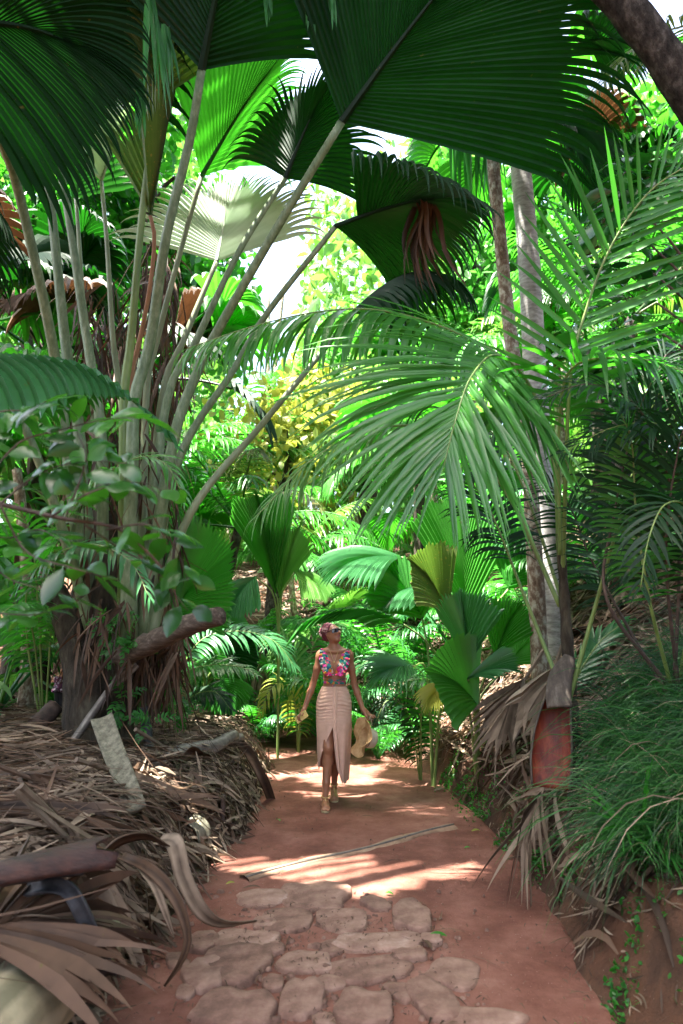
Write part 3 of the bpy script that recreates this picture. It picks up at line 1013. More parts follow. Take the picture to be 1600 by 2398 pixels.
for i in range(11):
    a = i * 2.4
    el = .9 - .15 * i + (.3 if i % 2 else 0)
    d = V(math.cos(a), math.sin(a), el)
    pet = np.array([top, top + unit(d) * .5, top + unit(d) * 1.0 + V(0, 0, -.08 * i * .6)])
    tp = pet[-1] + unit(pet[-1] - pet[-2]) + V(0, 0, -.2)
    frond_fan(t2, pet, (.03, .018), tp, V(0, 0, 1), 1.15, LEAF_DARK if i % 3 else LEAF_MID, PETIOLE, n=30, th=85, droop=.8, tipdroop=2.0, seed=60 + i, cdroop=.7)

mb = MB()
k = 46
p0 = np.array([P(rng.uniform(1050, 1165), rng.uniform(255, 330), rng.uniform(6.9, 7.5)) for _ in range(k)])
C = grow(p0, V(0, 0, -1) + rng.normal(0, .10, (k, 3)), rng.uniform(.5, 1.15, k), 8, .4)
ribbons(mb, C, V(1, .3, 0)[None] + rng.normal(0, .4, (k, 3)), .028 * leafprofile(8, .6, .3)[None] * rng.uniform(.5, 1.2, (k, 1)), .4, rng.uniform(0, 1, k))
o = mb.build("frond", LEAF_BLUE, t2)
o["label"] = "limp blade whose long fingers hang straight down"
# leaning old tree, upper right: an added crown shades the near path
b3 = on(2350, 1650, 5.6)
t3 = thing("leaning_tree", "old tree with rough furrowed bark leaning in from the upper right corner", "tree", b3)
trunk_mb(np.vstack([b3, PP((2200, 1100, 5.3), (1950, 620, 4.9), (1690, 330, 4.6), (1555, 130, 4.5), (1440, -10, 4.5), (1300, -150, 4.6)), [P(1300, -150, 4.6) + V(-.7, .5, 1.6)], [P(1300, -150, 4.6) + V(-1.6, .9, 3.6)]]), [.30, .22, .17, .135, .125, .11, .09, .06], 14, 60, .05, 3).build("trunk", BARK, t3)
# ================================================================ shrubs and young palms
def twiggy(mb_l, mb_s, start, pts, nl, L, W, seed, r0=.008, up=V(0, 0, 1), droop=.5, tint=None, spread=1.0):
    """a branch with leaves set along it"""
    r = np.random.default_rng(seed)
    c = spline(np.vstack([start[None], pts]) if start is not None else pts, 24)
    tube(mb_s, c, np.linspace(r0, r0 * .3, 24), 5)
    t = np.linspace(.12, 1, nl)
    T = tangents(c)
    s = np.linspace(0, 1, 24)
    p = np.stack([np.interp(t, s, c[:, k]) for k in range(3)], 1)
    tt = unit(np.stack([np.interp(t, s, T[:, k]) for k in range(3)], 1))
    U = unit(up - tt * (tt @ up)[:, None])
    S = np.cross(tt, U) * np.where(np.arange(nl) % 2, 1, -1)[:, None]
    d = unit(tt * r.uniform(.2, .9, (nl, 1)) + S * spread + r.normal(0, .35, (nl, 3)))
    n = unit(U + r.normal(0, .45, (nl, 3)))
    leaves(mb_l, p + d * L * .12, d, n, L * r.uniform(.65, 1.15, nl), W * r.uniform(.75, 1.1, nl), 7, droop * r.uniform(.3, 1.5, nl), .22, r.uniform(0, 1, nl) if tint is None else tint)


# ---------------------------------------------------------------- blurred bush, left foreground
fb0 = on(-420, 2000, 2.3)
bush = thing("broadleaf_bush", "leafy green bush with glossy oval leaves reaching in from the left edge, closest to us", "shrub", fb0)
ml, ms_ = MB(), MB()
main = spline(np.vstack([fb0, PP((-350, 1500, 2.25), (-120, 1150, 2.2), (0, 1180, 2.15), (150, 1215, 2.1), (285, 1240, 2.1), (380, 1330, 2.1))]), 40)
tube(ms_, main, np.linspace(.02, .004, 40), 6)
_B = [((0, 1180), (90, 1110), (190, 1080), (300, 1085)), ((120, 1210), (220, 1150), (330, 1130), (400, 1160)), ((-60, 1160), (40, 1040), (130, 1010), (230, 985), (320, 975)),
      ((200, 1230), (290, 1290), (360, 1330), (440, 1430)), ((0, 1180), (60, 1290), (170, 1330), (280, 1360)), ((-100, 1200), (0, 1340), (100, 1380), (190, 1400)),
      ((-120, 1150), (-30, 980), (60, 960), (110, 940)), ((250, 1240), (350, 1230), (410, 1280), (440, 1360)), ((-80, 1240), (20, 1260), (90, 1240), (150, 1270)), ((150, 1220), (200, 1080), (180, 1010)),
      ((-160, 1300), (-40, 1420), (60, 1440), (120, 1430))]
for i, b in enumerate(_B):
    pts = np.array([P(x, y, 2.1 + rng.uniform(-.22, .3) * (j > 0)) for j, (x, y) in enumerate(b)])
    twiggy(ml, ms_, None, pts, 15, .115, .030, 200 + i, .004, V(0, -.5, .85), .9)
ml.build("foliage", leafmat("bush_leaf", (.010, .048, .010), (.035, .14, .018), (.07, .34, .015), .36, .25, .6), bush)
ms_.build("branches", WOODDARK, bush)

# ---------------------------------------------------------------- glossy shrub, right
sb = on(1900, 1300, 4.6)
gl = thing("glossy_shrub", "dark glossy broad leaved shrub crowding the right edge above the grass", "shrub", sb)
ml, ms_ = MB(), MB()
for i in range(40):
    x0, y0 = rng.uniform(1480, 1720), rng.uniform(400, 1000)
    dd = rng.uniform(4.7, 5.9)
    x1, y1 = x0 - rng.uniform(80, 260), y0 + rng.uniform(-80, 120)
    x1 = max(x1, np.interp(y1, [400, 650, 900], [1460, 1360, 1290]))
    pts = np.array([P(x0, y0, dd), P((x0 + x1) / 2, (y0 + y1) / 2 - 25, dd - .1), P(x1, y1, dd - .15)])
    twiggy(ml, ms_, None, pts, 12, .25, .055, 300 + i, .006, V(0, -.4, .9), .9)
for i in range(6):
    tube(ms_, spline(np.array([sb, P(1750 - 20 * i, 1000 - 60 * i, 4.6), P(1560 - 10 * i, 850 - 70 * i, 4.6)]), 14), np.linspace(.03, .008, 14), 6)
ml.build("foliage", LEAF_GLOSS, gl)
ms_.build("branches", WOODDARK, gl)

# ---------------------------------------------------------------- dark feather palm clump at the right edge
rb = on(1600, 1560, 4.6)
rp_ = thing("feather_palm", "shaded feather palm with dark stems rising at the right edge behind the grass", "palm", rb)
for i, (pts, n, L) in enumerate([
    (PP((1560, 1600, 4.5), (1420, 1400, 4.4), (1440, 1200, 4.4), (1490, 980, 4.3), (1560, 830, 4.2)), 40, .42),
    (PP((1570, 1600, 4.5), (1520, 1400, 4.2), (1490, 1200, 4.1), (1480, 1040, 4.0), (1450, 960, 3.9)), 36, .30),
    (PP((1580, 1600, 4.6), (1590, 1300, 4.4), (1560, 1100, 4.2), (1490, 950, 4.0), (1380, 900, 3.9), (1280, 930, 3.9)), 46, .40),
    (PP((1590, 1600, 4.6), (1640, 1300, 4.3), (1620, 1100, 4.2), (1560, 1000, 4.0), (1440, 1000, 4.0), (1320, 1060, 4.0)), 44, .42),
    (PP((1560, 1620, 4.6), (1460, 1450, 4.9), (1380, 1300, 5.2), (1330, 1180, 5.3), (1260, 1120, 5.4)), 36, .40),
    (PP((1600, 1600, 4.6), (1640, 1350, 4.2), (1620, 1200, 3.9), (1560, 1180, 3.7), (1520, 1260, 3.6), (1500, 1380, 3.6)), 36, .34),
    (PP((1590, 1620, 4.5), (1560, 1300, 4.1), (1590, 1050, 3.8), (1640, 900, 3.6)), 36, .40),
]):
    frond_pinnate(rp_, pts, n, L, .014, LEAF_DARK if i != 1 else LEAF_MID, (.014, .003), PETIOLE_GREEN if i % 2 else WOODDARK, t0=.35, droop=.7, seed=70 + i, up=V(-.3, -.6, .7), a0=70, a1=35)
mb = MB()
fan(mb, P(1560, 1260, 4.9), P(1510, 1170, 4.8) - P(1560, 1260, 4.9), V(0, -.8, .5), .35, n=16, th=40, seed=77)
o = mb.build("dead_frond", surfmat("red_leaf", [(.3, (.22, .02, .01)), (.7, (.4, .06, .02))], 6, None, .4, 0), rp_, False)
o["label"] = "small red withered blade"


# ---------------------------------------------------------------- young fan palms under the trees
def young(name, label, base, specs, group=None):
    """specs: (petiole px points, tip px, normal, L, mat, kw)"""
    root = thing(name, label, "palm", base, group)
    for i, (pet, tip, nrm, L, mat, kw) in enumerate(specs):
        k = dict(n=26, seed=int(abs(base[0] * 77 + i * 13)) % 991, tmax=.55, th=60, droop=.25, tipdroop=.7, split=.85, cdroop=.4, cup=8)
        k.update(kw)
        pt = np.vstack([base, PP(*pet)])
        frond_fan(root, pt, (.016, .010), P(*tip), nrm, L, mat, PETIOLE_GREEN, **k)
    return root


# the young palm right of the woman
yb = on(1115, 1730, 6.9)
young("young_fan_palm", "young fan palm with a few wide pleated leaves on the bank right of the woman", yb, [
    (((1110, 1640, 6.8), (1098, 1560, 6.6)), (1085, 1420, 6.7), V(.2, -.9, .3), .80, LEAF_BLUE, dict(th=34, cup=25, tmax=.62)),
    (((1120, 1640, 6.9), (1160, 1540, 6.9)), (1205, 1395, 6.9), V(-.2, -.9, .3), .68, LEAF_MID, dict(th=36, cup=12)),
    (((1115, 1650, 6.7), (1120, 1655, 6.6)), (1030, 1535, 6.3), V(.3, -.8, .55), .82, LEAF_BRIGHT, dict(th=56, cup=12, tmax=.5, split=.93)),
    (((1120, 1640, 6.8), (1095, 1590, 6.5)), (1210, 1530, 6.2), V(-.1, -.5, .85), .58, LEAF_BLUE, dict(th=34, cup=14)),
    (((1095, 1650, 6.7), (1045, 1600, 6.5)), (975, 1650, 6.3), V(-.2, -.5, .85), .42, LEAF_YEL, dict(th=62, split=.6, droop=.6)),
    (((1120, 1650, 7.0), (1190, 1560, 7.2)), (1240, 1480, 7.3), V(-.3, -.6, .6), .5, LEAF_MID, {}),
])
# tall leaf and olive blade behind it
yb2 = on(1105, 1560, 8.2)
young("young_fan_palm", "young fan palm with one tall upright bright green leaf behind the arching feather fronds", yb2, [
    (((1105, 1500, 8.2), (1095, 1450, 8.2)), (1072, 1150, 8.4), V(.1, -.8, .55), 1.62, LEAF_BRIGHT, dict(n=44, th=30, cup=12, tmax=.8, split=.95, cdroop=.05, droop=.1)),
    (((1095, 1500, 8.0), (1052, 1440, 7.8)), (985, 1300, 7.5), V(.5, -.75, .3), .95, LEAF_OLD, dict(n=34, th=42, cup=12, tmax=.6, split=.93)),
    (((1080, 1480, 8.1), (1010, 1370, 8.0)), (840, 1385, 7.6), V(0, -.3, .95), .95, LEAF_BLUE, dict(th=40, droop=.5)),
    (((1070, 1480, 8.3), (990, 1330, 8.2), (940, 1305, 8.1)), (760, 1290, 7.7), V(0, -.45, .9), 1.2, LEAF_BLUE, dict(n=34, th=44, droop=.5, split=.75)),
    (((1120, 1480, 8.2), (1190, 1380, 8.2)), (1270, 1240, 8.3), V(-.2, -.8, .4), 1.0, LEAF_MID, dict(th=50)),
])
# long arching leaf above the woman's head
yb3 = on(1010, 1640, 7.6)
young("young_fan_palm", "young palm whose long leaf arches over the woman's head", yb3, [
    (((1030, 1580, 7.4), (1000, 1505, 7.3), (945, 1462, 7.2)), (800, 1440, 7.1), V(0, -.25, .95), 1.42, LEAF_MID, dict(n=30, th=20, cup=-35, droop=.5, split=.92, blen=.3, costa=PP((945, 1462, 7.2), (880, 1434, 7.15), (800, 1430, 7.1), (735, 1450, 7.0), (695, 1482, 6.95)))),
    (((1005, 1560, 7.7), (990, 1450, 7.8)), (930, 1330, 7.9), V(.2, -.8, .5), .9, LEAF_MID, {}),
    (((1000, 1580, 7.5), (965, 1560, 7.3)), (870, 1560, 7.0), V(0, -.5, .85), .7, LEAF_BLUE, dict(split=.5, th=65)),
])
# green fan left of the path
yb4 = on(395, 1560, 7.2)
young("young_fan_palm", "fresh green fan leaf opening on a short stalk by the left trunk", yb4, [
    (((400, 1500, 7.2), (405, 1440, 7.2)), (500, 1270, 6.9), V(-.2, -.8, .55), 1.12, LEAF_BRIGHT, dict(n=46, th=64, tmax=.35, split=.86, cup=6, droop=.1, tipdroop=.3, blen=.95)),
    (((392, 1500, 7.3), (380, 1420, 7.4)), (395, 1250, 7.4), V(0, -.9, .4), .9, LEAF_MID, dict(th=50)),
])
# upright bifid leaves further back
yb5 = on(655, 1500, 9.2)
young("young_fan_palm", "bright upright seedling palm with a notched leaf, left of the middle", yb5, [
    (((652, 1440, 9.2), (645, 1390, 9.2)), (600, 1140, 9.2), V(.2, -.75, .6), 1.5, LEAF_BRIGHT, dict(n=32, th=22, tmax=.8, split=.95, cup=18, cdroop=.1)),
    (((655, 1440, 9.2), (655, 1400, 9.2)), (700, 1190, 9.2), V(-.2, -.7, .65), 1.1, LEAF_LIGHT, dict(n=28, th=28, tmax=.7, split=.8, cup=18)),
    (((655, 1430, 9.1), (690, 1340, 9.0)), (760, 1360, 8.6), V(0, -.5, .8), .8, LEAF_LIGHT, dict(th=30, droop=.8)),
    (((648, 1430, 9.1), (600, 1350, 8.9)), (540, 1400, 8.6), V(0, -.5, .8), .8, LEAF_BLUE, dict(th=50, droop=.8)),
])
# dark broad fan left of the woman's head
yb6 = on(480, 1640, 9.0)
young("young_fan_palm", "low dark fan palm with rounded blades by the left bend of the path", yb6, [
    (((478, 1590, 9.0), (470, 1560, 8.9)), (505, 1500, 8.7), V(.2, -.9, .3), .55, LEAF_MID, dict(th=80, split=.92)),
    (((485, 1590, 9.0), (530, 1550, 9.0)), (580, 1490, 8.9), V(0, -.9, .3), .6, LEAF_DARK, dict(th=70, split=.92)),
    (((480, 1600, 8.9), (430, 1540, 8.8)), (400, 1470, 8.7), V(0, -.9, .3), .6, LEAF_DARK, dict(th=70)),
    (((485, 1600, 8.8), (520, 1590, 8.6)), (545, 1640, 8.4), V(0, -.6, .7), .55, LEAF_MID, dict(th=70, droop=.8)),
])
# arching feather fronds low on the left of the path
yb7 = on(410, 1700, 7.9)
q = thing("feather_palm", "small feather palm bowing one long frond over the left edge of the path", "palm", yb7)
for i, (pts, n, L, mt_) in enumerate([
    (np.vstack([yb7, PP((405, 1640, 7.8), (430, 1580, 7.7), (490, 1558, 7.6), (560, 1562, 7.5), (600, 1580, 7.4))]), 34, .30, LEAF_MID),
    (np.vstack([yb7, PP((415, 1600, 8.0), (470, 1500, 8.1), (560, 1478, 8.2), (640, 1500, 8.2), (690, 1560, 8.2))]), 40, .42, LEAF_BLUE),
    (np.vstack([yb7, PP((390, 1600, 8.0), (340, 1520, 8.1), (280, 1500, 8.1))]), 30, .35, LEAF_DARK),
    (np.vstack([yb7, PP((440, 1640, 7.8), (500, 1620, 7.7), (540, 1660, 7.6))]), 26, .26, LEAF_DARK),
]):
    frond_pinnate(q, pts, n, L, .02, mt_, (.012, .003), t0=.3, droop=1.0, seed=90 + i, up=V(0, -.5, .85))
# yellowing fronds at the woman's right hand
yb8 = on(700, 1700, 9.6)
q = thing("feather_palm", "small yellowing feather palm low behind the woman's phone hand", "palm", yb8)
for i, (pts, n, L, mt_) in enumerate([
    (np.vstack([yb8, PP((690, 1640, 9.4), (660, 1600, 9.2), (630, 1620, 9.0), (610, 1670, 8.9))]), 24, .32, LEAF_YEL),
    (np.vstack([yb8, PP((705, 1640, 9.4), (730, 1600, 9.2), (690, 1590, 9.1), (650, 1640, 9.0))]), 24, .34, LEAF_MID),
    (np.vstack([yb8, PP((700, 1620, 9.7), (690, 1540, 9.8), (640, 1500, 9.8), (560, 1510, 9.8))]), 34, .42, LEAF_LIGHT),
    (np.vstack([yb8, PP((710, 1620, 9.8), (740, 1500, 9.9), (800, 1460, 10.), (860, 1500, 10.))]), 34, .42, LEAF_MID),
]):
    frond_pinnate(q, pts, n, L, .02, mt_, (.012, .003), t0=.25, droop=1.1, seed=95 + i, up=V(0, -.5, .85))
# bluish feather fronds right of the woman
yb9 = on(985, 1730, 7.9)
q = thing("feather_palm", "bluish feather palm spreading fine fronds on the bank behind the straw hat", "palm", yb9)
for i, (pts, n, L, mt_) in enumerate([
    (np.vstack([yb9, PP((970, 1640, 7.8), (930, 1560, 7.7), (870, 1545, 7.6), (820, 1580, 7.6))]), 34, .36, LEAF_BLUE),
    (np.vstack([yb9, PP((985, 1640, 7.7), (990, 1580, 7.5), (950, 1560, 7.3), (890, 1590, 7.2), (850, 1650, 7.2))]), 34, .36, LEAF_BLUE),
    (np.vstack([yb9, PP((990, 1650, 7.6), (1040, 1610, 7.3), (1000, 1590, 7.0), (930, 1600, 6.9))]), 30, .30, LEAF_MID),
    (np.vstack([yb9, PP((960, 1680, 7.7), (910, 1640, 7.6), (880, 1690, 7.5))]), 26, .26, LEAF_DARK),
]):
    frond_pinnate(q, pts, n, L, .016, mt_, (.011, .003), t0=.25, droop=1.0, seed=101 + i, up=V(0, -.5, .85))

# big shiny leaf arching in from the left edge
lb_ = on(-420, 1700, 4.6)
q = thing("fan_palm", "fan palm outside the left edge sending in one arching leaf that shines blue white", "palm", lb_)
frond_fan(q, np.vstack([lb_, PP((-480, 1200, 4.6), (-380, 900, 4.5), (-220, 850, 4.4)), ]), (.04, .02), P(200, 850, 4.2), V(-.05, -.35, .9), 2.1, LEAF_BLUE, PETIOLE, n=46, th=34, droop=.9, tipdroop=1.3, cup=-30, tmax=.72, split=.8, seed=111, blen=.42,
          costa=PP((-220, 850, 4.4), (0, 838, 4.3), (180, 858, 4.2), (320, 945, 4.15), (430, 1060, 4.1)))
frond_fan(q, np.vstack([lb_, PP((-500, 900, 4.4), (-420, 500, 4.2), (-260, 330, 4.0)), ]), (.04, .02), P(0, 330, 3.8), V(0, .3, .9), 1.0, LEAF_DARK, PETIOLE, n=22, th=60, droop=.9, tipdroop=1.6, split=.5, seed=112)

# ---------------------------------------------------------------- grass on the right bank
mb = MB()
r = np.random.default_rng(31)
k = 13000
x, y = r.uniform(1.35, 2.9, k), r.uniform(3.1, 5.4, k)
er, _, _ = edge(x, y)
px_ = 800 + x / y * 1640
ok = (er > .48) & (px_ > 1455) & (y > 3.45)
x, y = x[ok], y[ok]
k = len(x)
d = np.stack([r.normal(-.7, .5, k), r.normal(-.45, .4, k), np.full(k, 1.0)], 1)
C = grow(on_ground(x, y), d, r.gamma(9, .062, k), 8, r.uniform(1.0, 2.6, k))
C[..., 2] = np.maximum(C[..., 2], H(C[..., 0], C[..., 1]) + .005)
ribbons(mb, C, unit(np.cross(d, V(.5, -.8, .2))), r.uniform(.0018, .0055, (k, 1)) * (1 - np.linspace(0, 1, 8)[None] ** 2 * .9), .3, r.uniform(0, 1, k))
GRASS = leafmat("grass", (.005, .030, .009), (.028, .10, .020), (.04, .26, .02), .3, .4, .3)
mb2 = MB()
k2 = 700
pick = r.integers(0, k, k2)
C2 = C[pick] + r.normal(0, .02, (k2, 1, 3)) + V(0, 0, -.02)
ribbons(mb2, C2, unit(np.cross(d[pick], V(.5, -.8, .2))), r.uniform(.0015, .004, (k2, 1)) * (1 - np.linspace(0, 1, 8)[None] ** 2 * .9), .3, r.uniform(.2, 1, k2))
tag(mb2.build("dry_grass", DEAD), "dry straw blades among the green grass on the right bank", "grass", kind="stuff")
tag(mb.build("grass", GRASS), "long dark green grass spilling down the right bank", "grass", kind="stuff")
# low weeds and moss along the foot of the right bank
mb = MB()
k = 11000
y = r.uniform(2.6, 7.8, k)
x = xr(y) + r.gamma(1.8, .12, k) - .10
dens = vnoise(x, y, 2.6, 41) + .4 * vnoise(x, y, 8, 42) > .05
x, y = x[dens], y[dens]
k = len(x)
leaves(mb, on_ground(x, y, .008) + np.stack([np.zeros(k), np.zeros(k), r.uniform(0, .035, k)], 1), rand_unit(k, r) + V(0, 0, .2), rand_unit(k, r) + V(0, 0, 1.5), r.uniform(.015, .04, k), r.uniform(.005, .012, k), 4, .3, tint=r.uniform(0, 1, k))
tag(mb.build("ground_cover", LEAF_MID), "moss and tiny weeds along the foot of the right bank", "weeds", kind="stuff")
# small fan plant in the grass
gb_ = on(1520, 1960, 3.7)
q = thing("dwarf_fan_palm", "dwarf dark fan plant with narrow fingers growing out of the bank grass", "palm", gb_)
for i, (tip, nr_) in enumerate([((1400, 1890, 3.3), V(0, -.5, .8)), ((1600, 1900, 3.4), V(0, -.6, .7)), ((1490, 1850, 3.3), V(0, -.7, .6)), ((1610, 2010, 3.2), V(.2, -.7, .6))]):
    tp = P(*tip)
    pm = gb_ + (tp - gb_) * .45 + V(0, 0, .1)
    frond_fan(q, np.array([gb_, pm]), (.006, .004), tp, nr_, .34, LEAF_MID, PETIOLE_GREEN, n=13, th=95, split=.22, tmax=.1, droop=.3, tipdroop=.5, seed=121 + i, blen=.9)
# fern, bottom right
fb_ = on(1575, 2330, 2.75)
q = thing("fern", "small bright fern at the bottom right corner", "fern", fb_)
for i in range(7):
    a = 1.2 + i * .55
    d = V(math.cos(a), -abs(math.sin(a)) * .5, 1.0)
    c = grow(fb_[None], d[None], np.array([.3]), 16, np.array([1.5]))[0]
    mb = MB()
    pinnate(mb, c, 18, .07, .009, up=V(0, -.4, .9), t0=.15, droop=.3, seed=130 + i, prof=([0, .3, 1], [.7, 1, .2]))
    tube(mb, c, np.linspace(.003, .001, 16), 4)
    mb.build("frond", LEAF_BRIGHT, q)

# pale feather fronds behind the blurred bush
yb10 = on(110, 1640, 6.6)
q = thing("feather_palm", "pale feather palm half hidden behind the blurred bush", "palm", yb10)
for i, (pts, n, L, mt_) in enumerate([
    (np.vstack([yb10, PP((60, 1450, 6.2), (90, 1330, 5.9), (200, 1275, 5.5), (300, 1310, 5.2), (350, 1400, 5.0))]), 36, .36, LEAF_BLUE),
    (np.vstack([yb10, PP((100, 1400, 6.3), (180, 1180, 5.9), (300, 1080, 5.4), (380, 1080, 5.3), (430, 1160, 5.2))]), 40, .42, LEAF_FROND),
    (np.vstack([yb10, PP((90, 1430, 6.2), (70, 1250, 5.8), (20, 1180, 5.5), (-60, 1230, 5.4))]), 40, .42, LEAF_MID),
    (np.vstack([yb10, PP((60, 1500, 6.4), (30, 1400, 6.3), (-20, 1380, 6.2), (-80, 1430, 6.0))]), 30, .30, LEAF_MID),
    (np.vstack([yb10, PP((80, 1500, 6.2), (50, 1420, 5.6), (0, 1440, 4.9), (-50, 1500, 4.8))]), 34, .36, LEAF_MID),
    (np.vstack([yb10, PP((130, 1300, 6.2), (140, 1050, 5.8), (100, 960, 5.6), (30, 1000, 5.5))]), 38, .42, LEAF_MID),
]):
    frond_pinnate(q, pts, n, L, .018, mt_, (.012, .003), t0=.35, droop=1.2, seed=150 + i, up=V(0, -.5, .85))

# yellowing frond behind the leaning trunk, upper right
yb11 = on(2100, 1500, 6.6)
q = thing("feather_palm", "feather palm past the right edge whose yellow speckled frond hangs behind the leaning trunk", "palm", yb11)
frond_pinnate(q, np.vstack([yb11, PP((2150, 700, 6.5), (1950, 200, 6.3), (1720, 60, 6.1), (1520, 90, 6.0), (1380, 230, 5.9))]), 90, .95, .020, LEAF_OLD, (.03, .005), t0=.40, droop=.9, seed=171, up=V(-.2, -.3, .9), a0=75, a1=35)
frond_pinnate(q, np.vstack([yb11, PP((2150, 900, 6.5), (2000, 400, 6.2), (1800, 250, 6.0), (1640, 300, 5.8), (1540, 450, 5.7))]), 70, .8, .020, LEAF_MID, (.03, .005), t0=.40, droop=.9, seed=172, up=V(-.2, -.3, .9), a0=75, a1=35)
# ================================================================ the forest behind
def feather_proto(name, base, h, nf, L, lw, mat, seed, mats=None, tr=.07, trunk=BARK_LICHEN, droop=1.0, fl=None):
    r = np.random.default_rng(seed)
    root = thing(name, "feather palm", "palm", base)
    top = np.array(base, float) + V(r.normal(0, .05) * h, r.normal(0, .05) * h, h)
    if h > .3:
        trunk_mb(np.array([base, (np.array(base) + top) / 2 + r.normal(0, .04, 3) * V(1, 1, 0) * h, top]), [tr * 1.25, tr, tr * .8], 9, 18, .03, seed).build("trunk", trunk, root)
    for i in range(nf):
        a = i * 2.39996 + r.uniform(-.3, .3)
        e = r.uniform(.1, 1.5) if h > .3 else r.uniform(.8, 2.2)
        d = V(math.cos(a), math.sin(a), e)
        c = grow(top[None], d[None], np.array([(fl or L) * r.uniform(.8, 1.15)]), 26, np.array([droop * r.uniform(.9, 1.6)]))[0]
        mb = MB()
        pinnate(mb, c, 30, L * .24, lw, t0=.2, droop=.9, seed=seed * 31 + i, m=4, vee=-5)
        tube(mb, c, np.linspace(.022, .004, 26), 4, .3)
        mb.build("frond", mats[i % len(mats)] if mats else mat, root)
    return root


def fan_proto(name, base, h, nf, L, mats, seed, tr=.1, pl=1.2):
    r = np.random.default_rng(seed)
    root = thing(name, "fan palm", "palm", base)
    top = np.array(base, float) + V(r.normal(0, .03) * h, r.normal(0, .03) * h, h)
    if h > .3:
        trunk_mb(np.array([base, top]), [tr * 1.2, tr], 10, 14, .03, seed).build("trunk", SHEATH, root)
    for i in range(nf):
        a = i * 2.39996 + r.uniform(-.3, .3)
        e = r.uniform(.5, 2.6) if i > 2 else r.uniform(-.1, .4)
        d = unit(V(math.cos(a), math.sin(a), e))
        c = grow(top[None], d[None], np.array([pl * r.uniform(.7, 1.2)]), 8, np.array([.3]))[0]
        mb = MB()
        tube(mb, c, np.linspace(.03, .016, 8), 5, .3)
        fan(mb, c[-1], c[-1] - c[-2] + V(0, 0, -.05), V(0, 0, 1) - .3 * d + r.normal(0, .25, 3), L * r.uniform(.8, 1.1), n=24, th=78, droop=.5, tipdroop=1.4, cdroop=.5, seed=seed * 17 + i, ms=5, mt=4)
        mb.build("frond", mats[i % len(mats)], root, False)
    return root


def setlabel(o, lb, group=None):
    o["label"] = lb
    if group: o["group"] = group
    return o


def onz(px, d):
    x = (px - 800) / F * d * 1.02
    return V(x, d, H(x, d) - .06)


FG = "feather palms deeper in the forest"
p1 = setlabel(feather_proto("feather_palm", onz(690, 13.5), 2.6, 15, 2.4, .028, LEAF_LIGHT, 401, [LEAF_LIGHT, LEAF_BRIGHT, LEAF_MID]), "sunlit feather palm of medium height in the middle of the forest behind the woman", FG)
p2 = setlabel(feather_proto("feather_palm", onz(560, 10.8), 3.1, 14, 2.2, .025, LEAF_MID, 402, [LEAF_BRIGHT, LEAF_MID, LEAF_OLD], trunk=BARK, tr=.09), "feather palm with a dark stocky stem and olive fronds behind the slanting pale stalk", FG)
p3 = setlabel(feather_proto("feather_palm", onz(900, 11), .2, 13, 2.0, .024, LEAF_BLUE, 403, [LEAF_BLUE, LEAF_MID]), "stemless feather palm with bluish fronds right behind the woman's head", FG)
for px, d, rz, s, src, lb in [
    (830, 16.5, 1.0, 1.3, p1, "tall feather palm in bright sun just right of the forest middle"),
    (1010, 14.5, 2.2, 1.15, p1, "feather palm behind the tall upright leaf, left of the two trunks"),
    (430, 15, 4.0, 1.35, p1, "feather palm showing between the stalks of the giant palm"),
    (1330, 12.5, 5.0, 1.3, p1, "feather palm in sun right of the two trunks"),
    (60, 10, 3.3, 1.1, p2, "dark feather palm behind the stalks at the far left"),
    (1480, 9.5, .7, 1.05, p2, "shaded feather palm behind the glossy shrub on the right"),
    (270, 12.5, 1.9, 1.3, p2, "feather palm half hidden straight behind the giant palm's foot"),
    (760, 10.2, 2.0, .8, p3, "low bluish feather palm on the bank above the woman's head"),
    (560, 13.8, 4.4, .95, p3, "low feather palm on the slope behind the left bend of the path"),
    (1180, 11.5, .9, 1.0, p3, "low feather palm on the slope between the young palm and the trunks"),
    (340, 9.6, 5.3, .8, p3, "low feather palm in shade behind the leaning grey log"),
    (1390, 8.3, 2.6, .75, p3, "low feather palm on the litter slope behind the spiny stem"),
    (610, 10.0, .3, .55, p3, "little feather palm left of the woman's head, close under the slope"),
    (880, 9.2, 1.3, .5, p3, "little feather palm behind the woman's shoulder on the hat side"),
    (990, 9.6, 4.1, .6, p3, "little feather palm behind the long arching leaf"),
    (520, 11.4, 2.2, .6, p3, "little feather palm above the pale branch at the bend"),
    (1230, 9.0, 3.9, .6, p3, "little feather palm on the litter slope behind the two trunks"),
    (640, 19, 3.0, 1.7, p1, "far feather palm under the gap of white sky"),
    (1120, 19, 1.2, 1.8, p1, "far feather palm tall behind the two trunks"),
    (120, 16, .5, 1.7, p1, "far feather palm tall behind the left stalks"),
]:
    copy_thing(src, onz(px, d), rz, lb, FG, s)
f3 = fan_proto("fan_palm", onz(300, 9.4), 4.6, 15, 1.25, [LEAF_DARK, LEAF_MID, LEAF_DARK, DEAD_BROWN], 413, tr=.13)
f3["label"] = "tall dark fan palm with a shaggy trunk straight behind the giant palm's stalks"
FF = "fan palms deeper in the forest"
f3["group"] = FF
for px, d, rz, s, lb in [(60, 9.6, 2.0, 1.1, "tall dark fan palm behind the far left stalks"), (-110, 8.2, 4.0, 1.0, "tall dark fan palm cut by the left edge of the picture"), (1500, 11.8, 3.0, 1.2, "tall dark fan palm behind the leaves on the right")]:
    copy_thing(f3, onz(px, d), rz, lb, FF, s)
f1 = setlabel(fan_proto("fan_palm", onz(130, 9.0), 2.2, 13, 1.15, [LEAF_BRIGHT, LEAF_MID, LEAF_MID], 411), "fan palm with a short shaggy stem behind the stalks on the left", FF)
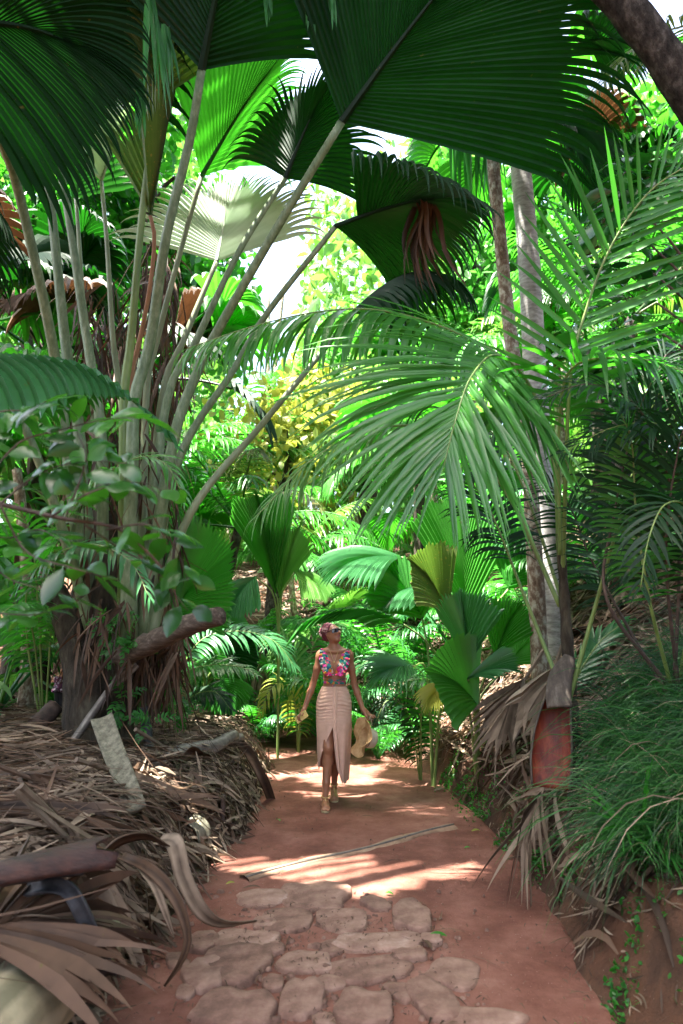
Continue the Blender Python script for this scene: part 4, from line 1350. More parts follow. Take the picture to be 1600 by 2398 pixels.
f2 = setlabel(fan_proto("fan_palm", onz(620, 12), .2, 11, .95, [LEAF_BLUE, LEAF_BRIGHT, LEAF_LIGHT], 412, pl=1.1), "stemless fan palm on the bank behind the bend of the path", FF)
for px, d, rz, s, src, lb in [
    (330, 11, 1.4, 1.15, f1, "fan palm behind the brown dying stalk of the giant palm"),
    (980, 12.5, 3.6, 1.1, f1, "fan palm in the forest above the young palm's olive blade"),
    (-60, 7.6, 2.2, 1.1, f1, "dark fan palm at the left edge behind the blurred bush"),
    (1420, 11.5, 4.9, 1.2, f1, "fan palm behind the upright frond on the right"),
    (870, 20, .4, 1.9, f1, "far fan palm high in the middle of the picture"),
    (480, 10.6, 2.5, .85, f2, "stemless fan palm in shade left of the bend"),
    (830, 12.6, 4.4, 1.0, f2, "stemless fan palm in sun behind the woman's shoulder"),
    (1060, 10.0, .8, .8, f2, "stemless fan palm in shade behind the young palm"),
    (40, 6.9, 5.5, .75, f2, "stemless fan palm in shade below the blurred bush"),
    (200, 8.6, 3.7, .8, f2, "stemless fan palm behind the patterned shirt"),
    (1560, 7.4, 1.7, .8, f2, "stemless fan palm on the slope at the right edge"),
]:
    copy_thing(src, onz(px, d), rz, lb, FF, s)


def tree(name, label, base, h, crown_r, n, L, W, mat, seed, trunk=BARK, tr=.16, cz=.78, group=None, nb=9, hollow=.25):
    r = np.random.default_rng(seed)
    root = thing(name, label, "tree", base, group)
    base = np.array(base, float)
    top = base + V(r.normal(0, .06) * h, r.normal(0, .06) * h, h * cz)
    mt = trunk_mb(np.array([base, (base + top) / 2 + r.normal(0, .05, 3) * V(1, 1, 0) * h, top]), [tr * 1.3, tr, tr * .6], 10, 22, .03, seed)
    ml = MB()
    cr = np.array(crown_r, float)
    for i in range(nb):
        q = rand_unit(1, r)[0] * cr * r.uniform(.5, .95)
        q[2] = q[2] * .8
        e = top + q
        s = base + (top - base) * r.uniform(.65, 1)
        tube(mt, spline(np.array([s, (s + e) / 2 + V(0, 0, .1 * h * r.random()), e]), 10), np.linspace(tr * .4, tr * .08, 10), 5)
        m = n // nb
        c = e + rand_unit(m, r) * (r.random((m, 1)) ** .45) * cr * r.uniform(.35, .6)
        d = rand_unit(m, r) + V(0, 0, -.3)
        leaves(ml, c, d, rand_unit(m, r) + V(0, 0, 1.2), L * r.uniform(.6, 1.2, m), W * r.uniform(.7, 1.1, m), 4, .5, tint=np.clip(r.normal(.5, .25) + r.normal(0, .2, m), 0, 1))
    mt.build("trunk", trunk, root)
    ml.build("crown", mat, root)
    return root


TG = "broadleaf trees behind the palms"
tree("broadleaf_tree", "sunlit yellow green tree filling the gap between the giant palm's stalks", onz(640, 15), 6.4, (1.9, 1.6, 2.6), 1400, .26, .08, LEAF_YEL, 421, group=TG)
tree("broadleaf_tree", "small leaved dark tree against the white sky right of the two trunks", onz(1390, 13.5), 8.4, (1.7, 1.6, 2.2), 5200, .16, .045, LEAF_MID, 422, group=TG)
tree("broadleaf_tree", "broad green tree behind the two trunks", onz(1080, 18), 11.5, (3.0, 2.2, 4.0), 4200, .34, .10, LEAF_BRIGHT, 423, group=TG)
tree("broadleaf_tree", "shaded green tree behind the far left stalks", onz(110, 14), 13.5, (3.0, 2.2, 5.0), 6500, .3, .085, LEAF_MID, 424, group=TG)
tree("broadleaf_tree", "green tree on the slope at the far right behind the glossy shrub", onz(1640, 10.5), 7.5, (2.0, 2.0, 3.0), 4200, .26, .075, LEAF_MID, 425, group=TG)
tree("broadleaf_tree", "bright green tree low in the middle of the forest", onz(820, 17), 6.8, (2.6, 1.8, 2.4), 2600, .28, .085, LEAF_LIGHT, 426, group=TG)
tree("broadleaf_tree", "green tree behind the brown dying stalk", onz(350, 16), 13.0, (2.2, 2.0, 5.0), 5200, .3, .09, LEAF_MID, 427, group=TG)

# the far wood, one mass
mb = MB()
r = np.random.default_rng(43)
k = 36000
x = r.uniform(-24, 24, k)
y = r.uniform(20, 34, k)
px_ = 800 + x / y * 1570
hmax = np.interp(px_, [0, 420, 540, 680, 720, 1180, 1260, 1380, 1450, 1600], [27, 25, 10, 10, 20, 24, 11, 11, 23, 27]) * (1 + .12 * vnoise(x, y, .5, 44)) * (y / 27)
z = H(x, y) + r.random(k) ** .9 * (hmax - H(x, y))
cl = vnoise(x + z * .6, y + z, .9, 45)
keep = cl > -.45
p = np.stack([x, y, z], 1)[keep]
k = len(p)
leaves(mb, p, rand_unit(k, r) + V(0, 0, -.5), rand_unit(k, r) + V(0, -.3, 1), r.uniform(.35, .9, k), r.uniform(.08, .2, k), 4, .6, tint=np.clip(.5 + .5 * vnoise(p[:, 0], p[:, 2] * 1.2, .7, 46) + r.normal(0, .15, k), 0, 1))
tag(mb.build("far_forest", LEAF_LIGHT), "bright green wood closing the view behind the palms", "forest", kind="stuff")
# unseen leaves added either side of the near path to dim the skylight
mb = MB()
k = 9000
x = np.where(r.random(k) < .5, r.uniform(-9, -3.6, k), r.uniform(3.4, 9, k))
y = r.uniform(-5, 3.2, k)
z = H(x, y) + r.random(k) ** .8 * 7.5
keep = (np.abs(x) > .62 * y + 2.4) & (vnoise(x + z, y, .8, 51) > -.3)
p = np.stack([x, y, z], 1)[keep]
k = len(p)
leaves(mb, p, rand_unit(k, r) + V(0, 0, -.5), rand_unit(k, r) + V(0, 0, 1), r.uniform(.3, .6, k), r.uniform(.08, .16, k), 4, .6, tint=r.uniform(0, 1, k))
tag(mb.build("side_shade_leaves", LEAF_DARK), "dark unseen foliage added on both sides of the near path to dim the skylight", "forest", kind="stuff")
# stems of the far wood
mb = MB()
for i in range(26):
    x, y = r.uniform(-16, 16), r.uniform(17, 26)
    b = V(x, y, H(x, y) - .1)
    tube(mb, spline(np.array([b, b + V(r.normal(0, .3), 0, 5), b + V(r.normal(0, .6), 0, 11)]), 10), np.linspace(.13, .06, 10), 6)
tag(mb.build("far_trunks", BARK_LICHEN), "thin pale stems of the far wood", "forest", kind="stuff")

# unseen shade crown added to the leaning tree, its gaps shaped for sun patches
GAPS = [(-.25, 4.93, 1.6, .58), (.5, 4.85, .9, .3), (-.9, 6.3, .5, .5), (-1.2, 11.7, 1.6, .7)]          # gaps shaped to put sun on chosen ground: x, y, rx, ry
for px, py, d, rx in [(560, 480, 6.7, .8), (450, 720, 6.6, .5), (275, 800, 6.5, .35), (700, 900, 6.0, .3), (600, 150, 6.1, .8), (560, 480, 6.8, 1.0), (1230, 60, 4.8, .16), (1010, 190, 5.0, .13), (880, 250, 5.1, .10), (1290, 160, 4.7, .14), (870, 60, 5.0, .14), (940, 440, 5.3, .12), (850, 770, 5.3, .35), (650, 770, 5.3, .3), (1130, 880, 4.4, .5), (1050, 1010, 4.0, .35), (1400, 620, 4.3, .55), (1500, 780, 5.2, .35)]:
    q = P(px, py, d)
    q = q - SUN_DIR * q[2] / SUN_DIR[2]
    GAPS.append((q[0], q[1], rx, rx))
ml, mt = MB(), MB()
r = np.random.default_rng(47)
t0_ = P(1300, -150, 4.6) + V(-1.2, .7, 2.8)
for i in range(146):
    e = V(r.uniform(-6.0, 5.0), r.uniform(-.5, 6.9), r.uniform(9.0, 11.5))
    e[2] = max(e[2], 3.4 + e[1] * 1.15)
    if i >= 104:        # extra clusters added to shade the paving and the woman
        gq = V(r.uniform(-1.7, 1.7), r.uniform(2.3, 4.2), 0) if i < 132 else V(r.uniform(-.7, .8), r.uniform(5.9, 7.3), 0)
        e = gq + SUN_DIR * (r.uniform(9.2, 10.5) + 1.2 * (i >= 132)) / SUN_DIR[2]
    tube(mt, spline(np.array([t0_, (t0_ + e) / 2 + V(0, 0, .5), e]), 10), np.linspace(.07, .012, 10), 5)
    m = 190
    c = e + rand_unit(m, r) * (r.random((m, 1)) ** .4) * V(1.2, 1.2, .5)
    g = c - SUN_DIR * (c[:, 2] / SUN_DIR[2])[:, None]
    ok = np.ones(m, bool)
    for gx_, gy_, rx, ry in GAPS:
        ok &= ((g[:, 0] - gx_) / rx) ** 2 + ((g[:, 1] - gy_) / ry) ** 2 > 1 + .2 * vnoise(g[:, 0], g[:, 1], 3, 48)
    ok &= g[:, 1] < 7.7 + .5 * vnoise(g[:, 0], g[:, 1], 1.2, 49)
    ok &= ~((c[:, 0] > -.4) & (c[:, 1] < 2.5))      # hole left so skylight reaches the arching frond
    c = c[ok]
    m = len(c)
    if not m: continue
    leaves(ml, c, rand_unit(m, r) + V(0, 0, -.3), rand_unit(m, r) + V(0, 0, 1.5), r.uniform(.3, .5, m), r.uniform(.10, .17, m), 4, .5, tint=r.uniform(0, 1, m))
ml.build("crown", LEAF_MID, t3)  # leaf roof added out of view for shade
mt.build("shade_limbs", BARK, t3)
# ================================================================ logs, dead leaves, boots
def gp(px, py, z):
    """photo pixel -> point at height z above sea level of the path"""
    return G(px, py, z)


def one(mb, name, mat, label, cat, group=None, origin=None, smooth=True):
    v = np.vstack(mb.v)
    o = mb.build(name, mat, None, smooth, origin=v[np.argmin(v[:, 2])])
    return tag(o, label, cat, group)


def log_thing(name, label, cat, pts, r, mat, ns=14, n=26, seed=0, wob=.05, squash=1.0, flute=.07):
    rr = np.random.default_rng(seed)
    c = spline(pts, n)
    c = c + rr.normal(0, .004, c.shape)
    rad = np.interp(np.linspace(0, 1, n), np.linspace(0, 1, len(r)), r) * (1 + rr.normal(0, wob, n))
    mb = MB()
    tube(mb, c, rad, ns, squash=squash)
    V_ = mb.v[0]
    # ragged surface: long flutes
    ax = np.tile(np.arange(ns), n)
    fl = 1 + flute * np.sin(ax * 2.1 + seed) * np.repeat(rr.uniform(.4, 1, n), ns)
    V_[:n * ns] = np.repeat(c, ns, 0) + (V_[:n * ns] - np.repeat(c, ns, 0)) * fl[:, None]
    st = rr.normal(.5, .3, ns)
    mb.tint[0][:n * ns] = np.clip(np.tile(st, n) + np.repeat(rr.normal(0, .06, n), ns), 0, 1)
    return one(mb, name, mat, label, cat)


def strap(name, label, pts, W, mat, fold=.15, side=V(0, 0, 1), n=22, cat="dead leaf", prof=None, thick=.006, twist=0, group=None):
    """one wide curled dead leaf or flat stalk, with thickness"""
    c = spline(pts, n)
    T = tangents(c)
    S = unit(np.asarray(side, float) - T * (T @ np.asarray(side, float))[:, None])
    N = np.cross(T, S)
    a = np.linspace(0, twist, n)[:, None]
    S, N = S * np.cos(a) + N * np.sin(a), N * np.cos(a) - S * np.sin(a)
    w = W * (np.interp(np.linspace(0, 1, n), *prof) if prof else leafprofile(n, .5, .3, .6))
    k = np.linspace(-1, 1, 7)
    up = lambda s: c[:, None] + S[:, None] * (w[:, None] * k)[..., None] + N[:, None] * (w[:, None] * fold * (k ** 2) + s)[..., None]
    A, B = up(np.zeros((n, 7))), up(-thick * np.ones((n, 7)))
    mb = MB()
    ii = np.arange(n * 7).reshape(n, 7)
    q = np.stack([ii[:-1, :-1], ii[:-1, 1:], ii[1:, 1:], ii[1:, :-1]], -1).reshape(-1, 4)
    m = n * 7
    e0 = np.stack([ii[:-1, 0], ii[1:, 0], ii[1:, 0] + m, ii[:-1, 0] + m], -1)
    e1 = np.stack([ii[1:, -1], ii[:-1, -1], ii[:-1, -1] + m, ii[1:, -1] + m], -1)
    e2 = np.stack([ii[0, 1:], ii[0, :-1], ii[0, :-1] + m, ii[0, 1:] + m], -1)
    e3 = np.stack([ii[-1, :-1], ii[-1, 1:], ii[-1, 1:] + m, ii[-1, :-1] + m], -1)
    tn = np.clip(.5 + .25 * np.sin(np.tile(np.arange(7), n) * 1.7) + rng.normal(0, .05, n * 7), 0, 1)
    mb.add(np.vstack([A.reshape(-1, 3), B.reshape(-1, 3)]), np.vstack([q, q[:, ::-1] + m, e0, e1, e2, e3]), None, np.r_[tn, tn])
    return one(mb, name, mat, label, cat, group)


def deadfan(label, B, tip, nrm, L, mat=None, group="dead palm fans in the litter", petl=.35, **kw):
    mb = MB()
    k = dict(n=34, th=60, split=.6, droop=.2, tipdroop=.35, cup=6, tmax=.35, seed=3, pleat=.8, ragged=.4, tipjit=.2, chaos=.045)
    k.update(kw)
    root_d = unit(tip - B)
    fan(mb, B, root_d, nrm, L, **k)
    tube(mb, np.array([B - root_d * petl, B, B + root_d * L * .2]), [.018, .014, .006], 6)
    for i in range(len(mb.v)):
        v = mb.v[i]
        v[:, 2] = np.maximum(v[:, 2], H(v[:, 0], v[:, 1]) + .012)
    return one(mb, "dead_fan_leaf", mat or DEAD, label, "dead leaf", group, smooth=False)


TIMBER = surfmat("pale_timber", [(.3, (.13, .12, .07)), (.5, (.26, .23, .14)), (.7, (.36, .31, .20))], 9, (1, 1, 1), .8, .4, bscale=30, tint=.55)
SPATHE = surfmat("spathe_brown", [(.3, (.014, .007, .006)), (.5, (.042, .016, .012)), (.72, (.085, .034, .022))], 9, (.5, 5, 5), .45, .7, spec=.4)
SPATHE_RED = surfmat("spathe_red", [(.3, (.045, .006, .004)), (.5, (.11, .016, .007)), (.72, (.21, .042, .014))], 6, (3, 3, .4), .5, .35, spec=.25)
SPATHE_OUT = surfmat("spathe_grey", [(.3, (.03, .022, .017)), (.55, (.07, .053, .04)), (.75, (.14, .115, .09))], 8, (3, 3, .5), .7, .3)
FLATSTALK = surfmat("flat_stalk", [(.3, (.055, .052, .036)), (.5, (.13, .122, .085)), (.72, (.23, .215, .16))], 9, (3, 3, .7), .75, .6)
CHAR = surfmat("charred", [(.3, (.012, .012, .014)), (.55, (.04, .04, .045)), (.8, (.11, .11, .115))], 12, None, .6, .4)

# ---- near left
a, b = gp(-60, 2470, .28), gp(215, 2195, .30)
log_thing("log", "thick pale barkless log lying at the bottom left corner of the picture", "log", [a, (a + b) / 2, b], [.165, .16, .15], TIMBER, 40, 12, 5, .002, flute=.012)


def trough(name, label, pts, W, D, mat_in, mat_out, openv, n=30, cat="palm boot", ragged=0.0, thick=.009):
    """a hollow boat-shaped leaf base: W half widths, D depths along the axis"""
    c = spline(pts, n)
    T = tangents(c)
    O = unit(np.asarray(openv, float) - T * (T @ np.asarray(openv, float))[:, None])
    S = np.cross(T, O)
    q = np.linspace(0, 1, n)
    w = np.interp(q, np.linspace(0, 1, len(W)), W)
    d = np.interp(q, np.linspace(0, 1, len(D)), D)
    m = 15
    a = np.linspace(-1, 1, m) * math.pi * .60
    rag = 1 + 0 * q
    def shell(g):
        return c[:, None] + S[:, None] * ((w - g)[:, None] * np.sin(a) ** 1)[..., None] - O[:, None] * ((d - g)[:, None] * np.cos(a))[..., None] 
    A, B = shell(thick), shell(0.0)
    if ragged:
        jag = ragged * (np.sin(np.arange(m) * 1.3) + .6 * np.sin(np.arange(m) * 2.9 + 1))
        for Q_ in (A, B): Q_[-1] += T[-1] * jag[:, None]; Q_[-2] += T[-2] * jag[:, None] * .6
    mb = MB()
    ii = np.arange(n * m).reshape(n, m)
    f = np.stack([ii[:-1, :-1], ii[:-1, 1:], ii[1:, 1:], ii[1:, :-1]], -1).reshape(-1, 4)
    k = n * m
    mb.add(np.vstack([A.reshape(-1, 3), B.reshape(-1, 3)]), f, None, .5, 0)
    mb.q.append(f[:, ::-1] + k)
    mb.qm.append(np.full(len(f), 1))
    for e in (np.stack([ii[:-1, 0], ii[1:, 0], ii[1:, 0] + k, ii[:-1, 0] + k], -1), np.stack([ii[1:, -1], ii[:-1, -1], ii[:-1, -1] + k, ii[1:, -1] + k], -1),
              np.stack([ii[0, 1:], ii[0, :-1], ii[0, :-1] + k, ii[0, 1:] + k], -1), np.stack([ii[-1, :-1], ii[-1, 1:], ii[-1, 1:] + k, ii[-1, :-1] + k], -1)):
        mb.q.append(e)
        mb.qm.append(np.full(len(e), 1))
    return one(mb, name, [mat_in, mat_out], label, cat)


def PD(px, py, d, dz=0):
    return P(px, py, d) + V(0, 0, dz)


trough("palm_boot", "large reddish brown hollow leaf base lying on the litter at the left edge",
       [PD(-140, 2090, 2.6), PD(0, 2062, 2.7), PD(120, 2040, 2.8), PD(235, 2022, 2.9)], [.035, .07, .095, .10, .125], [.03, .06, .075, .085, .10], CHAR, SPATHE, V(.25, -.25, -1.0), ragged=.05)
strap("dead_stalk", "dark charred leaf stalk hanging down over the dead fan beside the pale log", PP((60, 2085, 2.85), (150, 2078, 2.82), (190, 2130, 2.8), (225, 2215, 2.85), (255, 2285, 2.95)), .032, CHAR, .5, V(1, 0, .3), prof=([0, 1], [.8, 1]), thick=.02, cat="dead leaf stalk")
ST = "curled dead leaf straps"
strap("leaf_strap", "broad pale grey strap of dead leaf curling from the litter out onto the paving", PP((370, 1968, 3.9), (410, 1975, 3.75), (430, 2050, 3.65), (470, 2130, 3.62), (520, 2162, 3.7), (600, 2158, 3.85)), .046, DEAD, .25, V(.9, .25, .5), prof=([0, .2, .6, .8, 1], [.9, 1, .8, .55, .15]), twist=.3, group=ST)
strap("leaf_strap", "dark drooping strap of dead leaf whose tip hangs above the bare soil", PP((285, 2005, 3.7), (350, 2035, 3.55), (410, 2100, 3.45), (440, 2190, 3.4), (425, 2250, 3.4), (385, 2310, 3.45)), .03, DEAD_BROWN, .3, V(.9, .2, .35), prof=([0, .5, 1], [.8, 1, .15]), twist=.6, group=ST)
strap("leaf_strap", "thin cream strap of dead leaf between the dark strap and the dead fan", PP((325, 2030, 3.6), (360, 2070, 3.5), (385, 2130, 3.45), (408, 2195, 3.45)), .02, DEAD, .2, V(.9, .2, .3), group=ST)
strap("leaf_strap", "tan arched blade lying above the pale log at the left edge", PP((-40, 2180, 2.75), (40, 2150, 2.75), (120, 2150, 2.8), (200, 2180, 2.9)), .022, DEAD, .3, V(0, -.8, .6), group=ST)
strap("leaf_strap", "broad brown strap arching over behind the reddish hollow leaf base", PP((225, 2010, 3.5), (280, 1965, 3.6), (345, 1955, 3.7), (400, 1985, 3.75)), .06, DEAD_BROWN, .3, V(.2, -.8, .5), group=ST)
strap("leaf_strap", "long narrow strap bent over the litter left of the pale grey strap", PP((160, 1930, 4.1), (260, 1925, 4.0), (340, 1960, 3.9), (380, 2010, 3.8)), .025, DEAD, .3, V(0, -.7, .7), group=ST)
strap("curled_sheath", "pale curled piece of leaf base like a half ring on the mound", GS(440, 1970, .0) + np.array([[-.13, 0, 0], [-.09, 0, .10], [0, 0, .14], [.09, 0, .09], [.12, 0, 0.0]]), .07, FLATSTALK, .1, V(.5, .9, .1), prof=([0, 1], [1, 1]))
DF = "dead palm fans in the litter"
HANG = ('hanging', 'drooping', 'edge in front')
for i, (bx, tx, nr, L, mat, lb, kw) in enumerate([
    ((150, 2030, 3.2), (420, 2230, 3.2), V(-.1, -.4, .9), .68, DEAD, "large dead fan with ribbed grey fingers fanning down to the soil beside the pale log", dict(n=60, th=40, split=.62)),
    ((-80, 2200, 2.6), (120, 2130, 2.8), V(0, -.4, .9), .75, DEAD_BROWN, "brown dead fan at the left edge in front of the charred stalk", {}),
    ((60, 1880, 4.3), (360, 1960, 4.1), V(0, -.3, .95), 1.2, DEAD_BROWN, "long brown dead fan stretched across the mound above the reddish leaf base", dict(th=26, n=20)),
    ((150, 2010, 3.6), (330, 2120, 3.5), V(.2, -.4, .9), .9, DEAD, "grey dead fan under the curled straps", dict(th=60, n=26)),
    ((-60, 1950, 3.7), (150, 2000, 3.5), V(0, -.3, .95), 1.0, DEAD_BROWN, "flattened dark dead fan at the left edge above the reddish leaf base", dict(th=40)),
    ((380, 1790, 5.6), (560, 1870, 5.6), V(0, -.4, .9), .85, DEAD, "pale dead fan draped over the path end of the mound", dict(th=50, n=26)),
    ((270, 1860, 5.0), (450, 1880, 4.9), V(0, -.4, .9), .95, DEAD, "straw coloured dead fan lying below the pale flat stalk", dict(th=26, n=18)),
    ((1180, 1560, 6.9), (1010, 1720, 6.7), V(-.4, -.5, .8), 1.1, DEAD, "dead fan sliding down the bank right of the straw hat", dict(th=30, n=20)),
    ((1050, 1590, 7.4), (920, 1750, 7.2), V(-.4, -.5, .8), 1.2, DEAD_BROWN, "dark dead fan heaped at the foot of the bank just behind the straw hat", dict(th=34, n=22)),
    ((1230, 1590, 6.2), (1160, 1700, 6.1), V(-.4, -.6, .7), .85, DEAD, "dead fan hanging like a skirt below the lichen trunk", dict(th=36, n=20)),
    ((1270, 1850, 4.6), (1215, 2010, 4.45), V(-.5, -.7, .4), .72, DEAD, "narrow dead fan hanging over the edge of the path below the red leaf base", dict(th=24, n=14, split=.3)),
    ((1240, 1750, 5.6), (1050, 1790, 5.8), V(-.3, -.5, .85), .95, DEAD_BROWN, "dead fan lying across the bank left of the red leaf base", dict(th=28, n=18)),
    ((1300, 1560, 5.6), (1265, 1660, 5.5), V(-.3, -.8, .4), .7, DEAD, "dead fan drooping behind the neck of the red leaf base", dict(th=40, n=18)),
    ((1420, 1420, 6.4), (1560, 1380, 6.5), V(-.3, -.5, .8), 1.1, DEAD, "pale dead fan on the litter slope at the right edge", dict(th=30)),
    ((1420, 1500, 6.0), (1250, 1440, 6.3), V(-.3, -.5, .8), 1.0, DEAD_BROWN, "dead fan on the litter slope behind the spiny stem", dict(th=30)),
    ((640, 1640, 10.8), (690, 1720, 10.4), V(0, -.6, .8), .8, DEAD, "pale dead fan tumbled at the foot of the bank behind the woman's phone hand", dict(th=40)),
    ((610, 1540, 10.6), (620, 1640, 10.5), V(0, -.95, .2), .9, DEAD, "dead fan hanging like straw below the low palms left of the woman's shoulder", dict(th=35, droop=1.2)),
    ((880, 1640, 9.4), (850, 1720, 9.2), V(-.2, -.7, .6), .8, DEAD_BROWN, "dead brown fan on the bank right behind the woman's hip", dict(th=40)),
    ((560, 1640, 12.0), (520, 1680, 11.9), V(0, -.7, .7), .9, DEAD, "dead fan lying where the path bends out of sight", dict(th=45)),
]):
    if any(h_ in lb for h_ in HANG): q0, q1 = P(*bx), P(*tx)
    else: q0, q1 = GS(bx[0], bx[1], .14), GS(tx[0], tx[1], .05)
    deadfan(lb, q0, q1, nr, L, mat, DF, seed=500 + i, **kw)

# ---- whole feather fronds lying dead on the mound and the bank
for i, (a, b, L, mat, lb) in enumerate([
    ((-40, 1960), (420, 1850), .55, DEAD, "dry grey feather frond lying across the mound, its ribs pointing to the path"),
    ((-60, 2000), (330, 1935), .50, DEAD_BROWN, "brown feather frond lying behind the reddish hollow leaf base"),
    ((60, 1860), (520, 1900), .42, DEAD, "pale feather frond sloping over the front of the mound"),
    ((250, 1830), (560, 1800), .36, DEAD_BROWN, "dark feather frond lying beside the grey log"),
    ((420, 1850), (600, 1910), .28, DEAD, "bleached feather frond hanging down the path end of the mound"),
    ((-30, 1840), (250, 1900), .45, DEAD_BROWN, "dark feather frond at the left edge below the leaning trunk"),
    ((1480, 1480), (1250, 1600), .5, DEAD, "pale feather frond fallen across the slope behind the red leaf base"),
    ((1220, 1680), (1020, 1770), .36, DEAD, "dry feather frond lying along the foot of the right bank"),
    ((1530, 1440), (1380, 1530), .45, DEAD_BROWN, "brown feather frond on the litter slope at the right edge"),
    ((1160, 1600), (980, 1690), .40, DEAD_BROWN, "dark feather frond fallen on the bank under the young fan palm"),
    ((180, 2060), (400, 2240), .36, DEAD_BROWN, "ribbed brown feather frond pointing down at the bare soil"),
]):
    t = np.linspace(0, 1, 9)
    pts = np.array([GS(a[0] + (b[0] - a[0]) * k, a[1] + (b[1] - a[1]) * k, .05 + .08 * math.sin(k * 3.1)) for k in t])
    pts[1:-1] = (pts[:-2] + 2 * pts[1:-1] + pts[2:]) / 4
    mb = MB()
    c = spline(pts, 40)
    pinnate(mb, c, 34, L, .012, up=V(.1, -.4, .9), t0=.05, a0=48, a1=20, vee=-4, droop=1.2, seed=700 + i, jitter=.2, dvar=.6, gaps=.15, tint=.45)
    for q in mb.v: q[:, 2] = np.maximum(q[:, 2], H(q[:, 0], q[:, 1]) + .02)
    tube(mb, c, np.linspace(.018, .005, 40), 6, .3)
    one(mb, "dead_feather_frond", mat, lb, "dead leaf", "dead feather fronds in the litter")

# ---- logs and stalks on the mound
strap("flat_stalk", "wide flat pale leaf stalk propped like a board against the giant palm's foot", np.array([P(238, 1680, 5.2), P(262, 1750, 4.95), P(290, 1820, 4.7), P(318, 1895, 4.45)]), .078, FLATSTALK, .22, V(1, 0, 0), prof=([0, 1], [1, .82]), thick=.03, cat="dead leaf stalk")
strap("flat_stalk", "long weathered grey stalk leaning slantwise across the giant palm's foot", PP((170, 1740, 5.75), (225, 1660, 5.8), (270, 1600, 5.85), (320, 1555, 5.9)), .06, WOODGREY, .3, V(.6, 0, .8), prof=([0, .7, 1], [.7, 1, .6]), thick=.03, cat="dead leaf stalk")
log_thing("broken_log", "brown broken trunk piece jutting right from the giant palm's foot at head height", "log", PP((280, 1540, 5.75), (370, 1497, 5.55), (450, 1462, 5.4), (515, 1440, 5.25)), [.085, .085, .08, .07], surfmat("log_brown", [(.3, (.03, .021, .016)), (.52, (.085, .062, .045)), (.74, (.19, .155, .125))], 14, (.5, 3, 3), .85, .7), 12, 24, 7, .05)
log_thing("grey_log", "grey weathered stalk log lying on top of the mound beside the path", "log", np.array([GS(365, 1815, .05), GS(430, 1790, .09), P(500, 1748, 6.5), P(548, 1722, 6.9)]), [.055, .07, .07, .055], WOODGREY, 12, 24, 8, .05)
log_thing("grey_log", "slimmer grey stalk lying above the other one on the mound, its cut end yellow", "log", np.array([P(430, 1782, 6.3), P(500, 1750, 6.75), P(566, 1726, 7.1)]), [.035, .042, .04], WOODGREY, 10, 20, 9, .05)
log_thing("dark_stake", "short blue black stake standing upright on the mound behind the flat pale stalk", "stake", np.array([GS(357, 1775, -.05), P(345, 1715, 6.2), P(334, 1655, 6.2)]), [.05, .045, .045], CHAR, 10, 16, 10, .03)
log_thing("dark_beam", "dark fallen trunk leaning in from the left edge towards the giant palm's foot", "log", PP((-80, 1850, 5.8), (0, 1775, 6.0), (70, 1715, 6.2), (130, 1655, 6.4)), [.10, .09, .085, .08], WOODDARK, 12, 20, 11, .04)
log_thing("wooden_stake", "brown peg standing in the mound close to its path corner", "stake", np.array([GS(597, 1884, -.03), GS(597, 1884, .12), GS(597, 1884, .24)]), [.022, .02, .02], DEAD_BROWN, 8, 10, 12, .04)
log_thing("wooden_stake", "dark peg standing in the front slope of the mound", "stake", np.array([GS(520, 1945, -.03), GS(520, 1945, .12), GS(520, 1945, .25)]), [.022, .02, .018], WOODDARK, 8, 10, 13, .04)
strap("curled_leaf", "small dark brown curled leaf lying on the grey log", np.array([GS(420, 1810, .1), GS(445, 1805, .15), GS(475, 1808, .13), GS(498, 1815, .09)]), .05, DEAD_BROWN, .6, V(0, -.8, .5))
strap("dead_frond_edge", "dark drooping dead frond hanging over the path corner of the mound", np.array([P(540, 1722, 7.2), P(580, 1755, 7.05), P(612, 1810, 6.85), GS(638, 1885, .03)]), .055, DEAD_BROWN, .5, V(.7, -.3, .7), prof=([0, .4, 1], [.6, 1, .7]), cat="dead leaf")
log_thing("pale_branch", "thin pale branch lying along the edge where the path bends left", "branch", [on(450, 1690, 11.5) + V(0, 0, .14), on(520, 1690, 11.4) + V(0, 0, .16), on(575, 1668, 11.2) + V(0, 0, .35)], [.03, .025, .012], FLATSTALK, 7, 12, 14)
# pale trunk behind the mound, thin lichen trunk at the far left
b = on(440, 1715, 8.6)
q = thing("pale_tree", "light brown bare trunk standing behind the mound left of the path", "tree", b)
trunk_mb(np.vstack([b, PP((438, 1700, 8.6), (418, 1600, 8.6), (398, 1480, 8.6), (380, 1350, 8.6), (365, 1150, 8.6))]), [.15, .115, .11, .10], 12, 30, .03, 61).build("trunk", surfmat("pale_bark", [(.3, (.13, .085, .055)), (.55, (.26, .18, .12)), (.75, (.36, .28, .21))], 8, (1, 1, .4), .9, .6), q)
for bx, by, d, pts, r, lb in [
    (50, 1760, 7.2, ((60, 1640), (68, 1500), (60, 1300), (40, 1100)), .07, "thin mossy trunk with white lichen at the far left"),
    (95, 1700, 8.0, ((80, 1560), (85, 1450), (110, 1300)), .035, "slim pale stem between the mossy trunk and the giant palm's foot")]:
    b = on(bx, by, d)
    q = thing("thin_tree", lb, "tree", b)
    trunk_mb(np.vstack([b] + [P(x, y, d)[None] for x, y in pts]), [r * 1.2, r, r * .8], 9, 24, .05, bx).build("trunk", BARK_LICHEN, q)

